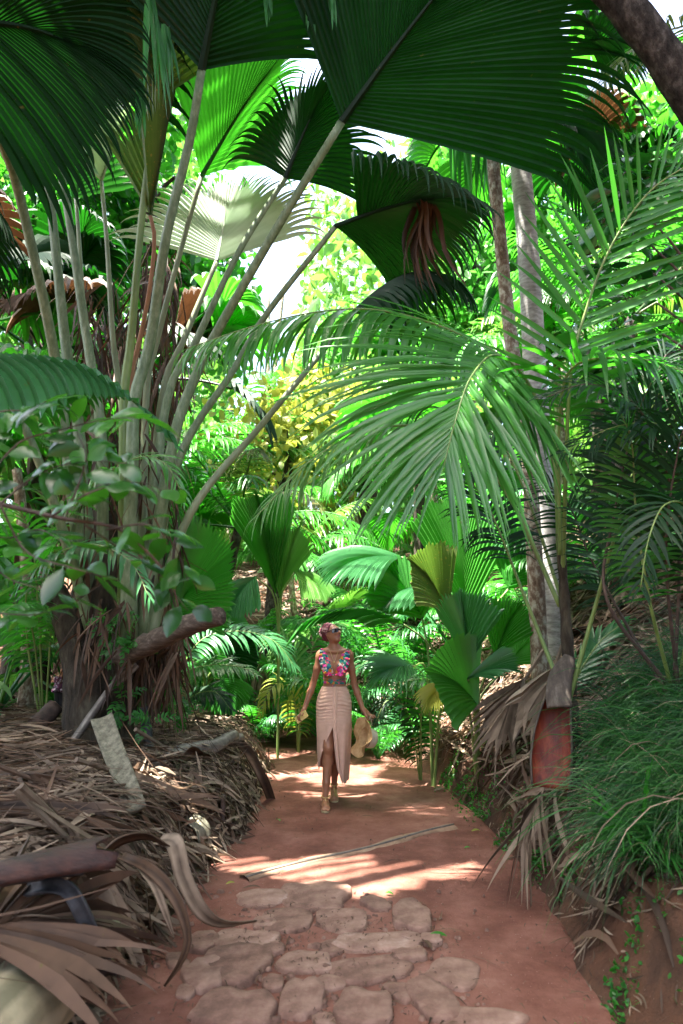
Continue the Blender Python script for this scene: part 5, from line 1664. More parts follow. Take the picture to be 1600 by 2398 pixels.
# dead fronds hanging round the giant palm's foot, in its shade
mb = MB()
r = np.random.default_rng(71)
for (x0, x1, y0, y1, d0, n, L) in [(330, 430, 1440, 1560, 6.4, 150, .75), (200, 330, 1380, 1480, 6.6, 120, .8), (180, 430, 640, 900, 7.0, 170, 1.1), (330, 420, 560, 700, 6.8, 60, .7), (60, 240, 1770, 1850, 5.7, 130, .5), (150, 420, 950, 1350, 6.9, 240, .9), (190, 420, 1000, 1420, 5.95, 70, .6), (180, 320, 1400, 1560, 5.7, 60, .45)]:
    p0 = np.array([P(r.uniform(x0, x1), r.uniform(y0, y1), d0 + r.uniform(-.25, .25)) for _ in range(n)])
    C = grow(p0, V(0, 0, -1) + r.normal(0, .35, (n, 3)), L * r.uniform(.4, 1.2, n), 6, .5)
    C[..., 2] = np.maximum(C[..., 2], H(C[..., 0], C[..., 1]) + .01)
    ribbons(mb, C, rand_unit(n, r), .014 * leafprofile(6, .4, .3)[None] * r.uniform(.5, 1.6, (n, 1)), .5, r.uniform(0, 1, n))
o = mb.build("dead_skirt", DEAD_BROWN, giant)
o["label"] = "brown skirt of dead leaf shreds among the stalks"
# ferny sprigs on the foot
mb = MB()
for (x, y, d) in [(250, 1470, 5.8), (265, 1450, 5.8), (300, 1500, 5.7), (285, 1505, 5.75), (290, 1640, 5.9), (355, 1690, 5.9), (320, 1500, 5.7), (410, 1640, 7.2), (430, 1610, 7.2), (425, 1660, 7.1), (440, 1640, 7.2)]:
    c0 = P(x, y, d)
    for k in range(5):
        c = grow(c0[None], rand_unit(1, r)[0] + V(0, -.6, -.1), np.array([.22]), 8, np.array([.6]))[0]
        pinnate(mb, c, 7, .07, .013, t0=.15, droop=.4, m=4, seed=int(x + y + k), up=V(0, -.8, .6))
q = tag(mb.build("climbing_fern", LEAF_MID, None, origin=P(290, 1640, 5.9)), "small bright ferny sprigs sprouting from the giant palm's foot", "fern", kind="stuff")

# ---- the red leaf base leaning on the spiny stem
trough("palm_boot", "tall glossy dark red leaf base propped against the spiny stem on the right bank",
       [PD(1325, 1555, 4.75), PD(1312, 1620, 4.72), PD(1300, 1680, 4.68), PD(1292, 1760, 4.62), PD(1290, 1845, 4.56)], [.045, .07, .10, .125, .135, .12], [.035, .05, .06, .065, .06, .03], SPATHE_RED, SPATHE_OUT, V(-.30, -1, .1))
strap("sheath_neck", "grey folded flap of dead leaf base hanging over the top of the red one", PP((1335, 1535, 4.72), (1315, 1580, 4.66), (1308, 1620, 4.60), (1312, 1655, 4.56)), .085, SPATHE_OUT, -.25, V(1, -.2, 0), prof=([0, .4, 1], [.45, .9, .95]), thick=.012)
# fallen green frond on the slope
b = on(1270, 1530, 6.2)
q = thing("fallen_frond", "fallen blue green feather frond lying on the litter slope behind the stems", "fallen frond", b)
frond_pinnate(q, np.array([on(1280, 1530, 6.2) + V(0, 0, .25), on(1340, 1500, 6.3) + V(0, 0, .3), on(1400, 1470, 6.4) + V(0, 0, .35), on(1465, 1440, 6.5) + V(0, 0, .4)]), 30, .35, .02, LEAF_BLUE, a0=35, a1=15, up=V(-.3, -.6, .7), droop=.5, seed=140)

# ---- loose leaves and sticks on the path
FLg = "fallen leaves on the path"
for (x, y, L, W, ang, mat, lb) in [
    (1025, 2192, .11, .035, .1, LEAF_BRIGHT, "green oval leaf lying beside the right end of the longest slab"),
    (912, 2092, .055, .022, -.5, LEAF_BRIGHT, "little green leaf fallen beside the sunlit strip"),
    (540, 2068, .06, .02, .4, LEAF_YEL, "yellow green leaf lying at the left end of the water bar"),
    (652, 1920, .06, .03, 2.2, LEAF_BRIGHT, "small green leaf by the path edge left of the woman's foot"),
    (1115, 1945, .08, .025, .2, LEAF_YEL, "yellow leaf lying at the right end of the water bar"),
    (1095, 1985, .05, .02, .2, LEAF_BRIGHT, "tiny green leaf below the right end of the water bar"),
    (1000, 2210, .12, .03, 1.9, DEAD_BROWN, "brown curled leaf standing on the paving next to the green one"),
    (860, 1912, .13, .012, -.2, DEAD_BROWN, "dry twig lying in front of the woman on her left side"),
    (590, 2078, .12, .018, .1, DEAD_BROWN, "dry brown twig near the left end of the water bar"),
    (1235, 2040, .10, .03, .3, DEAD, "pale dry leaf lying by the right bank"),
    (1030, 1850, .14, .05, .4, DEAD, "crumpled grey leaf at the foot of the right bank"),
    (910, 1792, .09, .04, .4, DEAD_BROWN, "dark crumpled leaf near the straw hat"),
    (1210, 2010, .15, .02, .1, DEAD_BROWN, "stick lying at the foot of the right bank below the hanging dead fan")]:
    c0 = G(x, y, .02)
    d = V(math.cos(ang), math.sin(ang), .12)
    C = grow((c0 - d * L / 2)[None], d[None] + V(0, 0, .25), np.array([L]), 8, np.array([.7]))
    mb = MB()
    ribbons(mb, C, np.array([[-d[1], d[0], .25]]), W / 2 * leafprofile(8, .15, .45)[None] + .001, .35, .6)
    mb.v[0][:, 2] = np.maximum(mb.v[0][:, 2], .018)
    one(mb, "fallen_leaf" if W > .019 else "twig", mat, lb, "leaf" if W > .019 else "twig", FLg if W > .019 else None)
# ================================================================ people: one continuous surface from a distance field
class SDF:
    def __init__(self, lo, hi, h):
        self.lo, self.h = np.array(lo, float), h
        self.n = np.ceil((np.array(hi) - lo) / h).astype(int) + 1
        self.F = np.full(self.n, 1.0, np.float32)

    def _blk(self, lo, hi, m):
        a = np.maximum(((np.array(lo) - m - self.lo) / self.h).astype(int), 0)
        b = np.minimum(((np.array(hi) + m - self.lo) / self.h).astype(int) + 2, self.n)
        sl = tuple(slice(i, j) for i, j in zip(a, b))
        g = np.meshgrid(*[self.lo[k] + self.h * np.arange(a[k], b[k]) for k in range(3)], indexing='ij')
        return sl, np.stack(g, -1)

    def _mix(self, sl, d, k):
        f = self.F[sl]
        if k <= 0:
            self.F[sl] = np.minimum(f, d)
        else:
            h = np.maximum(k - np.abs(f - d), 0) / k
            self.F[sl] = np.minimum(f, d) - h * h * k * .25

    def cone(self, a, b, ra, rb, k=.02):
        a, b = np.array(a, float), np.array(b, float)
        r = max(ra, rb)
        sl, g = self._blk(np.minimum(a, b) - r, np.maximum(a, b) + r, k + .02)
        ab = b - a
        t = np.clip(((g - a) @ ab) / max(ab @ ab, 1e-9), 0, 1)
        d = np.linalg.norm(g - a - t[..., None] * ab, axis=-1) - (ra + (rb - ra) * t)
        self._mix(sl, d.astype(np.float32), k)

    def chain(self, pts, rad, k=.02):
        for i in range(len(pts) - 1):
            self.cone(pts[i], pts[i + 1], rad[i], rad[i + 1], k)

    def ell(self, c, r, k=.02, M=None, cut=False):
        c, r = np.array(c, float), np.array(r, float)
        m = r.max() if M is not None else r
        sl, g = self._blk(c - m, c + m, k + .02)
        p = g - c
        if M is not None: p = p @ np.array(M).T
        q = np.linalg.norm(p / r, axis=-1)
        q2 = np.linalg.norm(p / (r * r), axis=-1)
        d = (q * (q - 1) / np.maximum(q2, 1e-6)).astype(np.float32)
        if cut:
            f = self.F[sl]
            d = -d
            h = np.maximum(k - np.abs(f - d), 0) / max(k, 1e-6)
            self.F[sl] = np.maximum(f, d) + h * h * k * .25
        else:
            self._mix(sl, d, k)

    def mesh(self):
        F = self.F
        S = F < 0
        n = np.array(F.shape)
        c = [F[i:n[0] - 1 + i, j:n[1] - 1 + j, k:n[2] - 1 + k] for i in (0, 1) for j in (0, 1) for k in (0, 1)]
        cnt = sum((x < 0).astype(np.int8) for x in c)
        act = (cnt > 0) & (cnt < 8)
        I = np.argwhere(act)
        val = np.stack([x[act] for x in c], 1)
        off = np.array([(i, j, k) for i in (0, 1) for j in (0, 1) for k in (0, 1)], float)
        acc, w = np.zeros((len(I), 3)), np.zeros(len(I))
        for a in range(8):
            for b in range(a + 1, 8):
                if np.abs(off[a] - off[b]).sum() == 1:
                    m = (val[:, a] < 0) != (val[:, b] < 0)
                    t = val[m, a] / (val[m, a] - val[m, b])
                    acc[m] += off[a] + t[:, None] * (off[b] - off[a])
                    w[m] += 1
        v = self.lo + (I + acc / w[:, None]) * self.h
        idm = np.full(act.shape, -1)
        idm[act] = np.arange(len(I))
        Q = []
        for ax in range(3):
            o1, o2 = [(1, 2), (2, 0), (0, 1)][ax]
            s0 = [slice(1, -1)] * 3
            s0[ax] = slice(0, -1)
            s1 = list(s0)
            s1[ax] = slice(1, None)
            ch = S[tuple(s0)] != S[tuple(s1)]
            ii = np.argwhere(ch)
            ii += np.array([0 if a == ax else 1 for a in range(3)])
            fl = S[tuple(ii.T)]
            def at(d1, d2):
                j = ii.copy()
                j[:, o1] -= d1
                j[:, o2] -= d2
                return idm[tuple(j.T)]
            q = np.stack([at(1, 1), at(0, 1), at(0, 0), at(1, 0)], 1)
            q[~fl] = q[~fl][:, ::-1]
            Q.append(q)
        q = np.vstack(Q)
        return v, q[(q >= 0).all(1)]


SKIN = surfmat("skin", [(.3, (.27, .115, .060)), (.7, (.345, .155, .085))], 12, None, .42, .05, spec=.45)
LIPS = surfmat("lips", [(.3, (.26, .07, .06)), (.7, (.32, .09, .08))], 30, None, .35, 0)
m, n, l, b, out = newmat("floral_print")
tc = n.new("ShaderNodeTexCoord")
vo = n.new("ShaderNodeTexVoronoi")
vo.inputs['Scale'].default_value = 36
nz_ = n.new("ShaderNodeTexNoise")
nz_.inputs['Scale'].default_value = 45
mxv = n.new("ShaderNodeMixRGB")
mxv.inputs[0].default_value = .03
l.new(tc.outputs['Object'], nz_.inputs['Vector'])
l.new(tc.outputs['Object'], mxv.inputs[1])
l.new(nz_.outputs['Color'], mxv.inputs[2])
l.new(mxv.outputs[0], vo.inputs['Vector'])
sp = n.new("ShaderNodeSeparateColor")
l.new(vo.outputs['Color'], sp.inputs[0])
rp = ramp(n, [(0, (.005, .15, .17)), (.22, (.01, .27, .20)), (.38, (.62, .02, .14)), (.55, (.70, .28, .02)), (.68, (.66, .05, .30)), (.80, (.0, .09, .17)), (.91, (.75, .6, .5))])
rp.color_ramp.interpolation = 'CONSTANT'
l.new(sp.outputs[0], rp.inputs[0])
l.new(rp.outputs[0], b.inputs['Base Color'])
b.inputs['Roughness'].default_value = .7
FLORAL = m
CLOTH = surfmat("blush_cloth", [(.3, (.60, .375, .28)), (.7, (.70, .455, .345))], 14, None, .75, .1, bscale=180)
GOLD = surfmat("gold", [(.3, (.45, .32, .12)), (.7, (.6, .45, .2))], 20, None, .3, 0)
SANDAL = surfmat("sandal", [(.3, (.30, .23, .13)), (.7, (.42, .34, .2))], 20, None, .5, .1)
HAIR = surfmat("braids", [(.30, (.055, .010, .018)), (.5, (.20, .035, .06)), (.65, (.42, .20, .22)), (.8, (.5, .33, .31))], 60, None, .6, .3, tint=.45)
LENS = surfmat("dark_lens", [(.3, (.018, .008, .014)), (.7, (.03, .012, .022))], 4, None, .12, 0, spec=.7)
STRAW = surfmat("straw", [(.3, (.42, .25, .11)), (.5, (.56, .36, .17)), (.7, (.66, .46, .25))], 24, (1, 1, 1), .75, .6, bscale=120)
STRAWPALE = surfmat("straw_pale", [(.3, (.55, .47, .34)), (.7, (.70, .62, .48))], 24, None, .75, .4, bscale=140)

wb = G(772, 1884)
woman = thing("person", "woman in a floral ruffled crop top and blush slit skirt walking with her face lifted", "person", wb)


def W3(p): return np.array(p, float) + wb


# ---- skeleton, local metres: x right in the picture, y away from us, z up
LSh, LEl, LWr = V(.182, .015, 1.378), V(.243, .035, 1.085), V(.318, -.01, .873)
RSh, REl, RWr = V(-.092, .015, 1.375), V(-.165, .045, 1.10), V(-.245, -.01, .875)
B_ = SDF((-.42, -.42, -.02), (.52, .40, 1.72), .0055)
B_.ell((.045, .005, 1.27), (.122, .088, .165), .02)
B_.ell((.043, .0, 1.09), (.106, .075, .15), .05)
B_.ell((.040, .015, .94), (.160, .112, .135), .06)
B_.cone((-.075, .018, 1.383), (.168, .018, 1.385), .045, .045, .05)
B_.chain([V(.045, .022, 1.40), V(.043, .018, 1.46), V(.030, .004, 1.535)], [.054, .041, .040], .035)
B_.cone((.04, .03, 1.45), (-.07, .02, 1.40), .032, .036, .04)
B_.cone((.05, .03, 1.45), (.16, .02, 1.402), .032, .036, .04)
B_.cone((.035, -.062, 1.412), (-.06, -.02, 1.425), .012, .012, .02)
B_.cone((.058, -.062, 1.412), (.155, -.02, 1.427), .012, .012, .02)
B_.ell((-.020, -.072, 1.262), (.056, .052, .060), .035)
B_.ell((.112, -.072, 1.262), (.056, .052, .060), .035)
for s, e, w_, q in ((RSh, REl, RWr, -1), (LSh, LEl, LWr, 1)):
    B_.ell(s + V(q * .004, 0, -.015), (.043, .043, .055), .03)
    B_.chain([s, s + (e - s) * .45, e], [.040, .036, .030], .02)
    B_.chain([e, e + (w_ - e) * .3, w_], [.030, .0315, .0205], .015)
# legs: her right leg steps forward (left in the picture)
B_.chain([V(-.030, .0, .90), V(-.024, -.05, .72), V(-.012, -.105, .53)], [.088, .074, .050], .03)
B_.ell((-.012, -.122, .53), (.042, .036, .05), .02)
B_.chain([V(-.012, -.10, .53), V(-.016, -.085, .40), V(-.030, -.115, .22), V(-.038, -.135, .085)], [.046, .049, .035, .027], .02)
B_.chain([V(-.038, -.125, .048), V(-.036, -.20, .048), V(-.032, -.285, .036)], [.033, .033, .033], .02)
B_.cone((-.055, -.29, .032), (-.005, -.285, .032), .018, .020, .012)
B_.chain([V(.108, .02, .90), V(.095, .06, .70), V(.062, .10, .52)], [.088, .074, .050], .03)
B_.chain([V(.062, .10, .52), V(.056, .15, .40), V(.046, .20, .24), V(.040, .235, .11)], [.046, .049, .034, .027], .02)
B_.chain([V(.040, .24, .075), V(.042, .16, .052), V(.045, .075, .036)], [.032, .032, .031], .02)
B_.cone((.020, .07, .032), (.068, .075, .032), .018, .018, .012)
for i in range(5):          # toes
    B_.cone((-.058 + .0135 * i, -.30, .031), (-.060 + .0145 * i, -.322 - .010 * (i > 2), .029), .0095, .0085 + .003 * (i == 4), .004)
    B_.cone((.018 + .0135 * i, .065, .031), (.016 + .0145 * i, .042 - .01 * (i < 2), .029), .0095, .0085 + .003 * (i == 0), .004)
# head: turned to the right of the picture and lifted
yaw, pit = R(48), R(17)
fw = V(math.sin(yaw) * math.cos(pit), -math.cos(yaw) * math.cos(pit), math.sin(pit))
rt = unit(np.cross(fw, V(0, 0, 1)))
upv = np.cross(rt, fw)
HM = np.array([rt, fw, upv])
hc = V(.022, .012, 1.592)


def Hd(r_, f_, u_): return hc + rt * r_ + fw * f_ + upv * u_


def hel(r_, f_, u_, rad, k, cut=False): B_.ell(Hd(r_, f_, u_), rad, k, HM, cut)


hel(0, -.012, .018, (.068, .086, .076), .01)
hel(0, .018, -.028, (.056, .062, .066), .03)
hel(0, .050, -.078, (.025, .024, .021), .03)          # jaw and chin
B_.cone(Hd(-.040, .0, -.042), Hd(-.010, .055, -.083), .015, .012, .025)
B_.cone(Hd(.040, .0, -.042), Hd(.010, .055, -.083), .015, .012, .025)
hel(0, .066, .022, (.046, .014, .010), .02)          # brow
hel(.030, .060, -.018, (.018, .014, .014), .02)      # cheekbones
hel(-.030, .060, -.018, (.018, .014, .014), .02)
hel(.026, .082, .002, (.014, .012, .009), .008, True)
hel(-.026, .082, .002, (.014, .012, .009), .008, True)
hel(.026, .066, .002, (.012, .011, .009), .003)      # eyes under the glasses
hel(-.026, .066, .002, (.012, .011, .009), .003)
B_.chain([Hd(0, .074, .010), Hd(0, .091, -.012), Hd(0, .104, -.025)], [.008, .0085, .010], .008)
hel(.010, .086, -.029, (.008, .009, .006), .006)
hel(-.010, .086, -.029, (.008, .009, .006), .006)
B_.cone(Hd(-.014, .075, -.047), Hd(.014, .075, -.047), .0062, .0062, .006)
B_.cone(Hd(-.012, .073, -.058), Hd(.012, .073, -.058), .0070, .0070, .006)
for s in (-1, 1):                                    # ears
    hel(s * .068, -.012, -.006, (.009, .018, .028), .006)
    hel(s * .076, -.008, -.004, (.006, .010, .017), .004, True)
# hands
def hand(wr, kn, up_, tips, thumb, rf=.0078, pw=.034):
    """palm from wrist to knuckles, five fingers with a bend each"""
    ax = unit(kn - wr)
    sd = unit(np.cross(ax, up_))
    B_.cone(wr, wr + ax * .02, .021, .022, .01)
    for j in range(4):
        o = sd * (j - 1.5) * pw * .48
        B_.cone(wr + o * .55 + ax * .01, kn + o, .0135, .0115, .012)
    for j, (mid, tip) in enumerate(tips):
        B_.chain([kn + sd * (j - 1.5) * pw * .52, mid, tip], [rf * 1.12, rf, rf * .78], .004)
    B_.chain([wr + sd * -pw * .6 + ax * .022, thumb[0], thumb[1]], [.012, .0095, .0075], .007)


# her left hand pinches the hat, fingers spread to the right
kn = V(.365, -.025, .822)
hand(LWr, kn, V(-.35, -.2, .9), [(V(.388, -.040, .795), V(.374, -.045, .765)), (V(.402, -.038, .805), V(.425, -.045, .790)), (V(.408, -.022, .812), V(.442, -.026, .797)), (V(.404, -.004, .818), V(.436, .0, .808))],
     (V(.352, -.055, .808), V(.366, -.060, .775)))
# her right hand closes round the phone
kn2 = V(-.282, -.030, .815)
hand(RWr, kn2, V(-.9, -.1, -.4), [(V(-.306, -.062, .812), V(-.286, -.078, .806)), (V(-.304, -.062, .796), V(-.282, -.078, .790)), (V(-.298, -.060, .780), V(-.276, -.074, .776)), (V(-.288, -.056, .768), V(-.268, -.066, .766))],
     (V(-.252, -.055, .840), V(-.262, -.076, .818)))
v, q = B_.mesh()
mb = MB()
hl = (v - hc) @ HM.T
fc = hl[q].mean(1)
lip = (np.abs(fc[:, 0]) < .019) & (fc[:, 1] > .072) & (fc[:, 2] < -.041) & (fc[:, 2] > -.0635)
mb.add(v + wb, q[~lip], None, .5, 0)
mb.q.append(q[lip])
mb.qm.append(np.full(int(lip.sum()), 1))
mb.build("body", [SKIN, LIPS], woman)

# ---- hair: a close cap and braids swept back into a bundle
S2 = SDF(hc - .17, hc + .17, .005)
S2.ell(Hd(0, -.022, .024), (.074, .084, .078), .01, HM)
S2.ell(Hd(0, -.095, .058), (.046, .040, .042), .03, HM)
S2.ell(Hd(0, -.085, -.01), (.050, .036, .05), .03, HM)
S2.ell(Hd(0, .085, -.03), (.095, .082, .085), .01, HM, True)
v, q = S2.mesh()
mb = MB()
mb.add(v + wb, q, None, .25)
rr = np.random.default_rng(81)
for i in range(30):
    a = (i / 29 - .5) * math.pi * 1.25
    s0 = Hd(.073 * math.sin(a), .052 * math.cos(a * .72) - .012 - .01 * abs(math.sin(a)), .022 + .070 * math.cos(a) * .9 - .01)
    s1 = Hd(.072 * math.sin(a) * 1.02, -.035, .026 + .088 * math.cos(a) ** 1 * .98 if abs(a) < 1.57 else .01)
    s2 = Hd(.048 * math.sin(a), -.092, .055 + .045 * math.cos(a))
    s3 = Hd(.03 * math.sin(a * 2), -.13, .06 + .03 * math.cos(a * 3))
    c = spline([s0, s1, s2, s3], 26)
    tube(mb, c + wb, .0066 * (1 + .22 * np.sin(np.arange(26) * 1.9)), 6, rr.uniform(.2, 1.1))
for i in range(16):
    a = rr.uniform(0, 6.3)
    c0 = Hd(.03 * math.cos(a), -.10 + .02 * math.sin(a), .075)
    c = spline([c0, Hd(.048 * math.cos(a + .8), -.125, .06 + .035 * math.sin(a)), Hd(.045 * math.cos(a + 1.8), -.12, .02), Hd(.03 * math.cos(a + 2.4), -.10, -.03 - .02 * rr.random())], 22)
    tube(mb, c + wb, .0066 * (1 + .22 * np.sin(np.arange(22) * 1.9)), 6, rr.uniform(.2, 1.1))
mb.build("hair", HAIR, woman)
# ---- sunglasses
mb = MB()
a = np.linspace(-1.15, 1.15, 25)
rows = []
for zz in (.018, .010, 0, -.010, -.017):
    rows.append([Hd(.069 * math.sin(x) * 1.02, .028 + .062 * math.cos(x) + .004 * (zz > 0), zz + .004 * abs(math.sin(x)) - (.006 * math.exp(-(x / .16) ** 2) if zz < -.012 else 0) * -1) for x in a])
g = np.array(rows)
ii = np.arange(g.shape[0] * 25).reshape(-1, 25)
mb.add(g.reshape(-1, 3) + wb, np.stack([ii[:-1, :-1], ii[1:, :-1], ii[1:, 1:], ii[:-1, 1:]], -1).reshape(-1, 4))
for s in (-1, 1):
    tube(mb, np.array([Hd(s * .066, .052, .012), Hd(s * .074, .02, .010), Hd(s * .074, -.02, .006)]) + wb, .0035, 5)
tube(mb, g[0] + wb, .0028, 5)
mb.build("sunglasses", LENS, woman)
# ---- necklace
mb = MB()
c = spline([V(-.005, -.030, 1.44), V(.012, -.078, 1.395), V(.042, -.094, 1.325), V(.072, -.080, 1.395), V(.092, -.030, 1.44)], 30)
tube(mb, c + wb, .0022, 4)
tube(mb, np.array([[.042, -.100, 1.325], [.042, -.101, 1.318], [.042, -.100, 1.308]]) + wb, [.004, .009, .003], 8)
mb.build("necklace", GOLD, woman)

# ---- ruffled top
F_ = B_.F


def bodyfront(x, z, off):
    """y of the body's front at x, z, moved outwards"""
    xi = np.clip(((x - B_.lo[0]) / B_.h).round().astype(int), 0, B_.n[0] - 1)
    zi = np.clip(((z - B_.lo[2]) / B_.h).round().astype(int), 0, B_.n[2] - 1)
    col = F_[xi, :, zi] < 0
    y = B_.lo[1] + B_.h * np.where(col.any(-1), col.argmax(-1), int((0.02 - B_.lo[1]) / B_.h))
    return y - off


mb = MB()
for s in (-1, 1):
    mx = .045
    # cup
    nu, nv = 14, 14
    uu, vv = np.meshgrid(np.linspace(0, 1, nu), np.linspace(0, 1, nv), indexing='ij')
    xi = .004 + .070 * (vv ** 1.15)                       # inner V edge
    xo = .045 + .085 * np.sin(np.clip(.35 + vv, 0, 1.2) * 1.3)
    x = mx + s * (xi + (xo - xi) * uu)
    z = 1.198 + .205 * vv - .01 * np.sin(uu * 3.1)
    y = bodyfront(x, z, .008)
    y = np.minimum(y, .03)
    p = np.stack([x, y, z], -1)
    for _ in range(3):
        p[1:-1, 1:-1, 1] = (p[:-2, 1:-1, 1] + p[2:, 1:-1, 1] + p[1:-1, :-2, 1] + p[1:-1, 2:, 1]) / 4 - .001
    ii = np.arange(nu * nv).reshape(nu, nv)
    mb.add(p.reshape(-1, 3) + wb, np.stack([ii[:-1, :-1], ii[1:, :-1], ii[1:, 1:], ii[:-1, 1:]], -1).reshape(-1, 4))
    # ruffle: from behind the shoulder down to the middle of the chest
    c = spline([V(mx + s * .072, .055, 1.425), V(mx + s * .080, .01, 1.440), V(mx + s * .085, -.062, 1.385), V(mx + s * .082, -.115, 1.30), V(mx + s * .055, -.142, 1.235), V(mx + s * .006, -.112, 1.205)], 70)
    tt = np.linspace(0, 1, 70)
    out = np.stack([s * np.interp(tt, [0, .5, .8, 1], [1, 1, .75, .2]), np.interp(tt, [0, .3, .6, 1], [0, -.25, -.3, -.2]), np.interp(tt, [0, .4, .7, 1], [.1, -.15, -.75, -.9])], 1)
    out = unit(out)
    w = np.interp(tt, [0, .15, .5, .85, 1], [.03, .064, .066, .05, .012])
    k = np.linspace(0, 1, 6)
    wave = np.sin(tt * 58)[:, None] * k[None] ** 1.3 * .020
    p = c[:, None] + out[:, None] * (w[:, None] * k)[..., None] + V(-s * .0, -1, .1) * (wave + .010 * np.sin(k * 2.5)[None])[..., None]
    ii = np.arange(70 * 6).reshape(70, 6)
    mb.add(p.reshape(-1, 3) + wb, np.stack([ii[:-1, :-1], ii[1:, :-1], ii[1:, 1:], ii[:-1, 1:]], -1).reshape(-1, 4))
# ties wrapped round the ribs
for z0, z1, hw in ((1.124, 1.116, .008), (1.165, 1.128, .004), (1.128, 1.160, .004)):
    t = np.linspace(0, 2 * math.pi, 60)
    tx = np.cos(t)
    z = (z0 + z1) / 2 + (z1 - z0) / 2 * tx
    zz = (z - 1.09) / .15
    rx = .1075 + .012 * np.clip((z - 1.12) / .06, 0, 1)
    ry = .079 + .007 * np.clip((z - 1.12) / .06, 0, 1)
    c = np.stack([.0435 + rx * tx, ry * np.sin(t), z], 1)
    v = np.stack([c + V(0, 0, hw), c * 1 + np.stack([.004 * tx, .004 * np.sin(t), 0 * t], 1), c - V(0, 0, hw)], 1)
    ii = np.arange(180).reshape(60, 3)
    mb.add(v.reshape(-1, 3) + wb, np.stack([ii[:-1, :-1], ii[1:, :-1], ii[1:, 1:], ii[:-1, 1:]], -1).reshape(-1, 4))
for s in (-1, 1):   # bow
    tube(mb, spline([V(.038, -.083, 1.123), V(.038 + s * .02, -.094, 1.135), V(.038 + s * .028, -.090, 1.118), V(.038, -.085, 1.121)], 12) + wb, .004, 5)
    tube(mb, spline([V(.038, -.085, 1.121), V(.038 + s * .010, -.09, 1.10), V(.038 + s * .012, -.088, 1.085)], 8) + wb, [.004, .003], 5)
mb.build("crop_top", FLORAL, woman)

# ---- skirt
nu, nv = 150, 120
u, v_ = np.meshgrid(np.linspace(0, 1, nu), np.linspace(0, 1, nv), indexing='ij')
zhem = np.interp(u, [0, .12, .3, .5, .75, .9, 1], [.315, .33, .29, .25, .22, .195, .20])
ztop = 1.085
z = ztop + (zhem - ztop) * v_
aL = np.interp(-z, [-.735, -.66, -.53, -.42, -.30], np.radians([0, 12, 36, 52, 70]))
aR = np.interp(-z, [-.735, -.5, -.36, -.26, -.20], np.radians([0, 8, 16, 30, 44]))
th_ = -math.pi / 2 - aL - u * (2 * math.pi - aL - aR)
cx = np.interp(z, [.2, .6, .9, 1.085], [.035, .038, .040, .043])
cyy = np.interp(z, [.2, .5, .7, .9, 1.0, 1.085], [.06, .012, .0, .004, .004, .0])
rx = np.interp(z, [.2, .5, .75, .93, 1.0, 1.085], [.138, .158, .172, .172, .158, .118])
ry = np.interp(z, [.2, .5, .75, .93, 1.0, 1.085], [.175, .176, .166, .136, .112, .085])
front = np.clip(-np.sin(th_), 0, 1)
nearc = np.exp(-((np.cos(th_)) / .55) ** 2) * front
ru = np.interp(z, [.70, .80, .86, 1.06, 1.085], [0, .5, 1, 1, 0])
wob = 1.1 * np.sin(th_ * 3 + 1) + .7 * np.sin(th_ * 7) + 1.2 * np.sin(z * 23)
fold = .0046 * ru * np.sin(z * 2 * math.pi / .031 + 6 * np.abs(np.cos(th_)) ** 1.3 + wob) * (.25 + .75 * front) \
     + .004 * ru * np.sin(z * 2 * math.pi / .019 + 9 * np.cos(th_)) * nearc
low = np.interp(z, [.2, .45, .8], [1, .7, 0])
fold = fold + low * (.009 * np.sin(th_ * 7 + 2 * z) + .006 * np.sin(th_ * 13 + 1))
# the cloth pulls towards the slit
rad = 1 + fold / .15
X = cx + rx * rad * np.cos(th_)
Y = cyy + ry * rad * np.sin(th_)
# keep it off the forward thigh
mb = MB()
ii = np.arange(nu * nv).reshape(nu, nv)
pts_o = np.stack([X, Y, z], -1)
cc_ = np.stack([cx, cyy, z], -1)
pts_i = cc_ + (pts_o - cc_) * .978
q = np.stack([ii[:-1, :-1], ii[:-1, 1:], ii[1:, 1:], ii[1:, :-1]], -1).reshape(-1, 4)
m_ = nu * nv
rim = np.vstack([np.stack([ii[:-1, -1], ii[:-1, -1] + m_, ii[1:, -1] + m_, ii[1:, -1]], -1), np.stack([ii[0, :-1], ii[0, :-1] + m_, ii[0, 1:] + m_, ii[0, 1:]], -1), np.stack([ii[-1, :-1], ii[-1, 1:], ii[-1, 1:] + m_, ii[-1, :-1] + m_], -1)])
mb.add(np.vstack([pts_o.reshape(-1, 3), pts_i.reshape(-1, 3)]) + wb, np.vstack([q, q[:, ::-1] + m_, rim]))
sk = mb.build("skirt", CLOTH, woman)
mb = MB()
nz = 70
zz = np.linspace(1.088, .215, nz)
tq = np.linspace(0, 1, nz)
xl_ = np.interp(-zz, [-1.09, -.95, -.735, -.5, -.36, -.215], [.030, .028, .030, .052, .070, .118])
wd = np.interp(-zz, [-1.09, -.95, -.7, -.45, -.215], [.046, .044, .040, .036, .010])
yy = np.interp(zz, [.2, .5, .75, .93, 1.0, 1.088], [-.128, -.168, -.170, -.144, -.118, -.094])
k = np.linspace(0, 1, 9)
wv = .006 * np.sin(k * 9 + 1)[None] + .005 * np.sin(k * 4)[None] * tq[:, None]
p = np.stack([xl_[:, None] + wd[:, None] * k[None], yy[:, None] - wv - .004 + .02 * (k[None] - .3) ** 2, np.repeat(zz[:, None], 9, 1)], -1)
ii = np.arange(nz * 9).reshape(nz, 9)
mb.add(p.reshape(-1, 3) + wb, np.stack([ii[:-1, :-1], ii[1:, :-1], ii[1:, 1:], ii[:-1, 1:]], -1).reshape(-1, 4))
mb.build("front_drape", CLOTH, sk).location = (0, 0, 0)
o = bpy.data.objects["front_drape"]
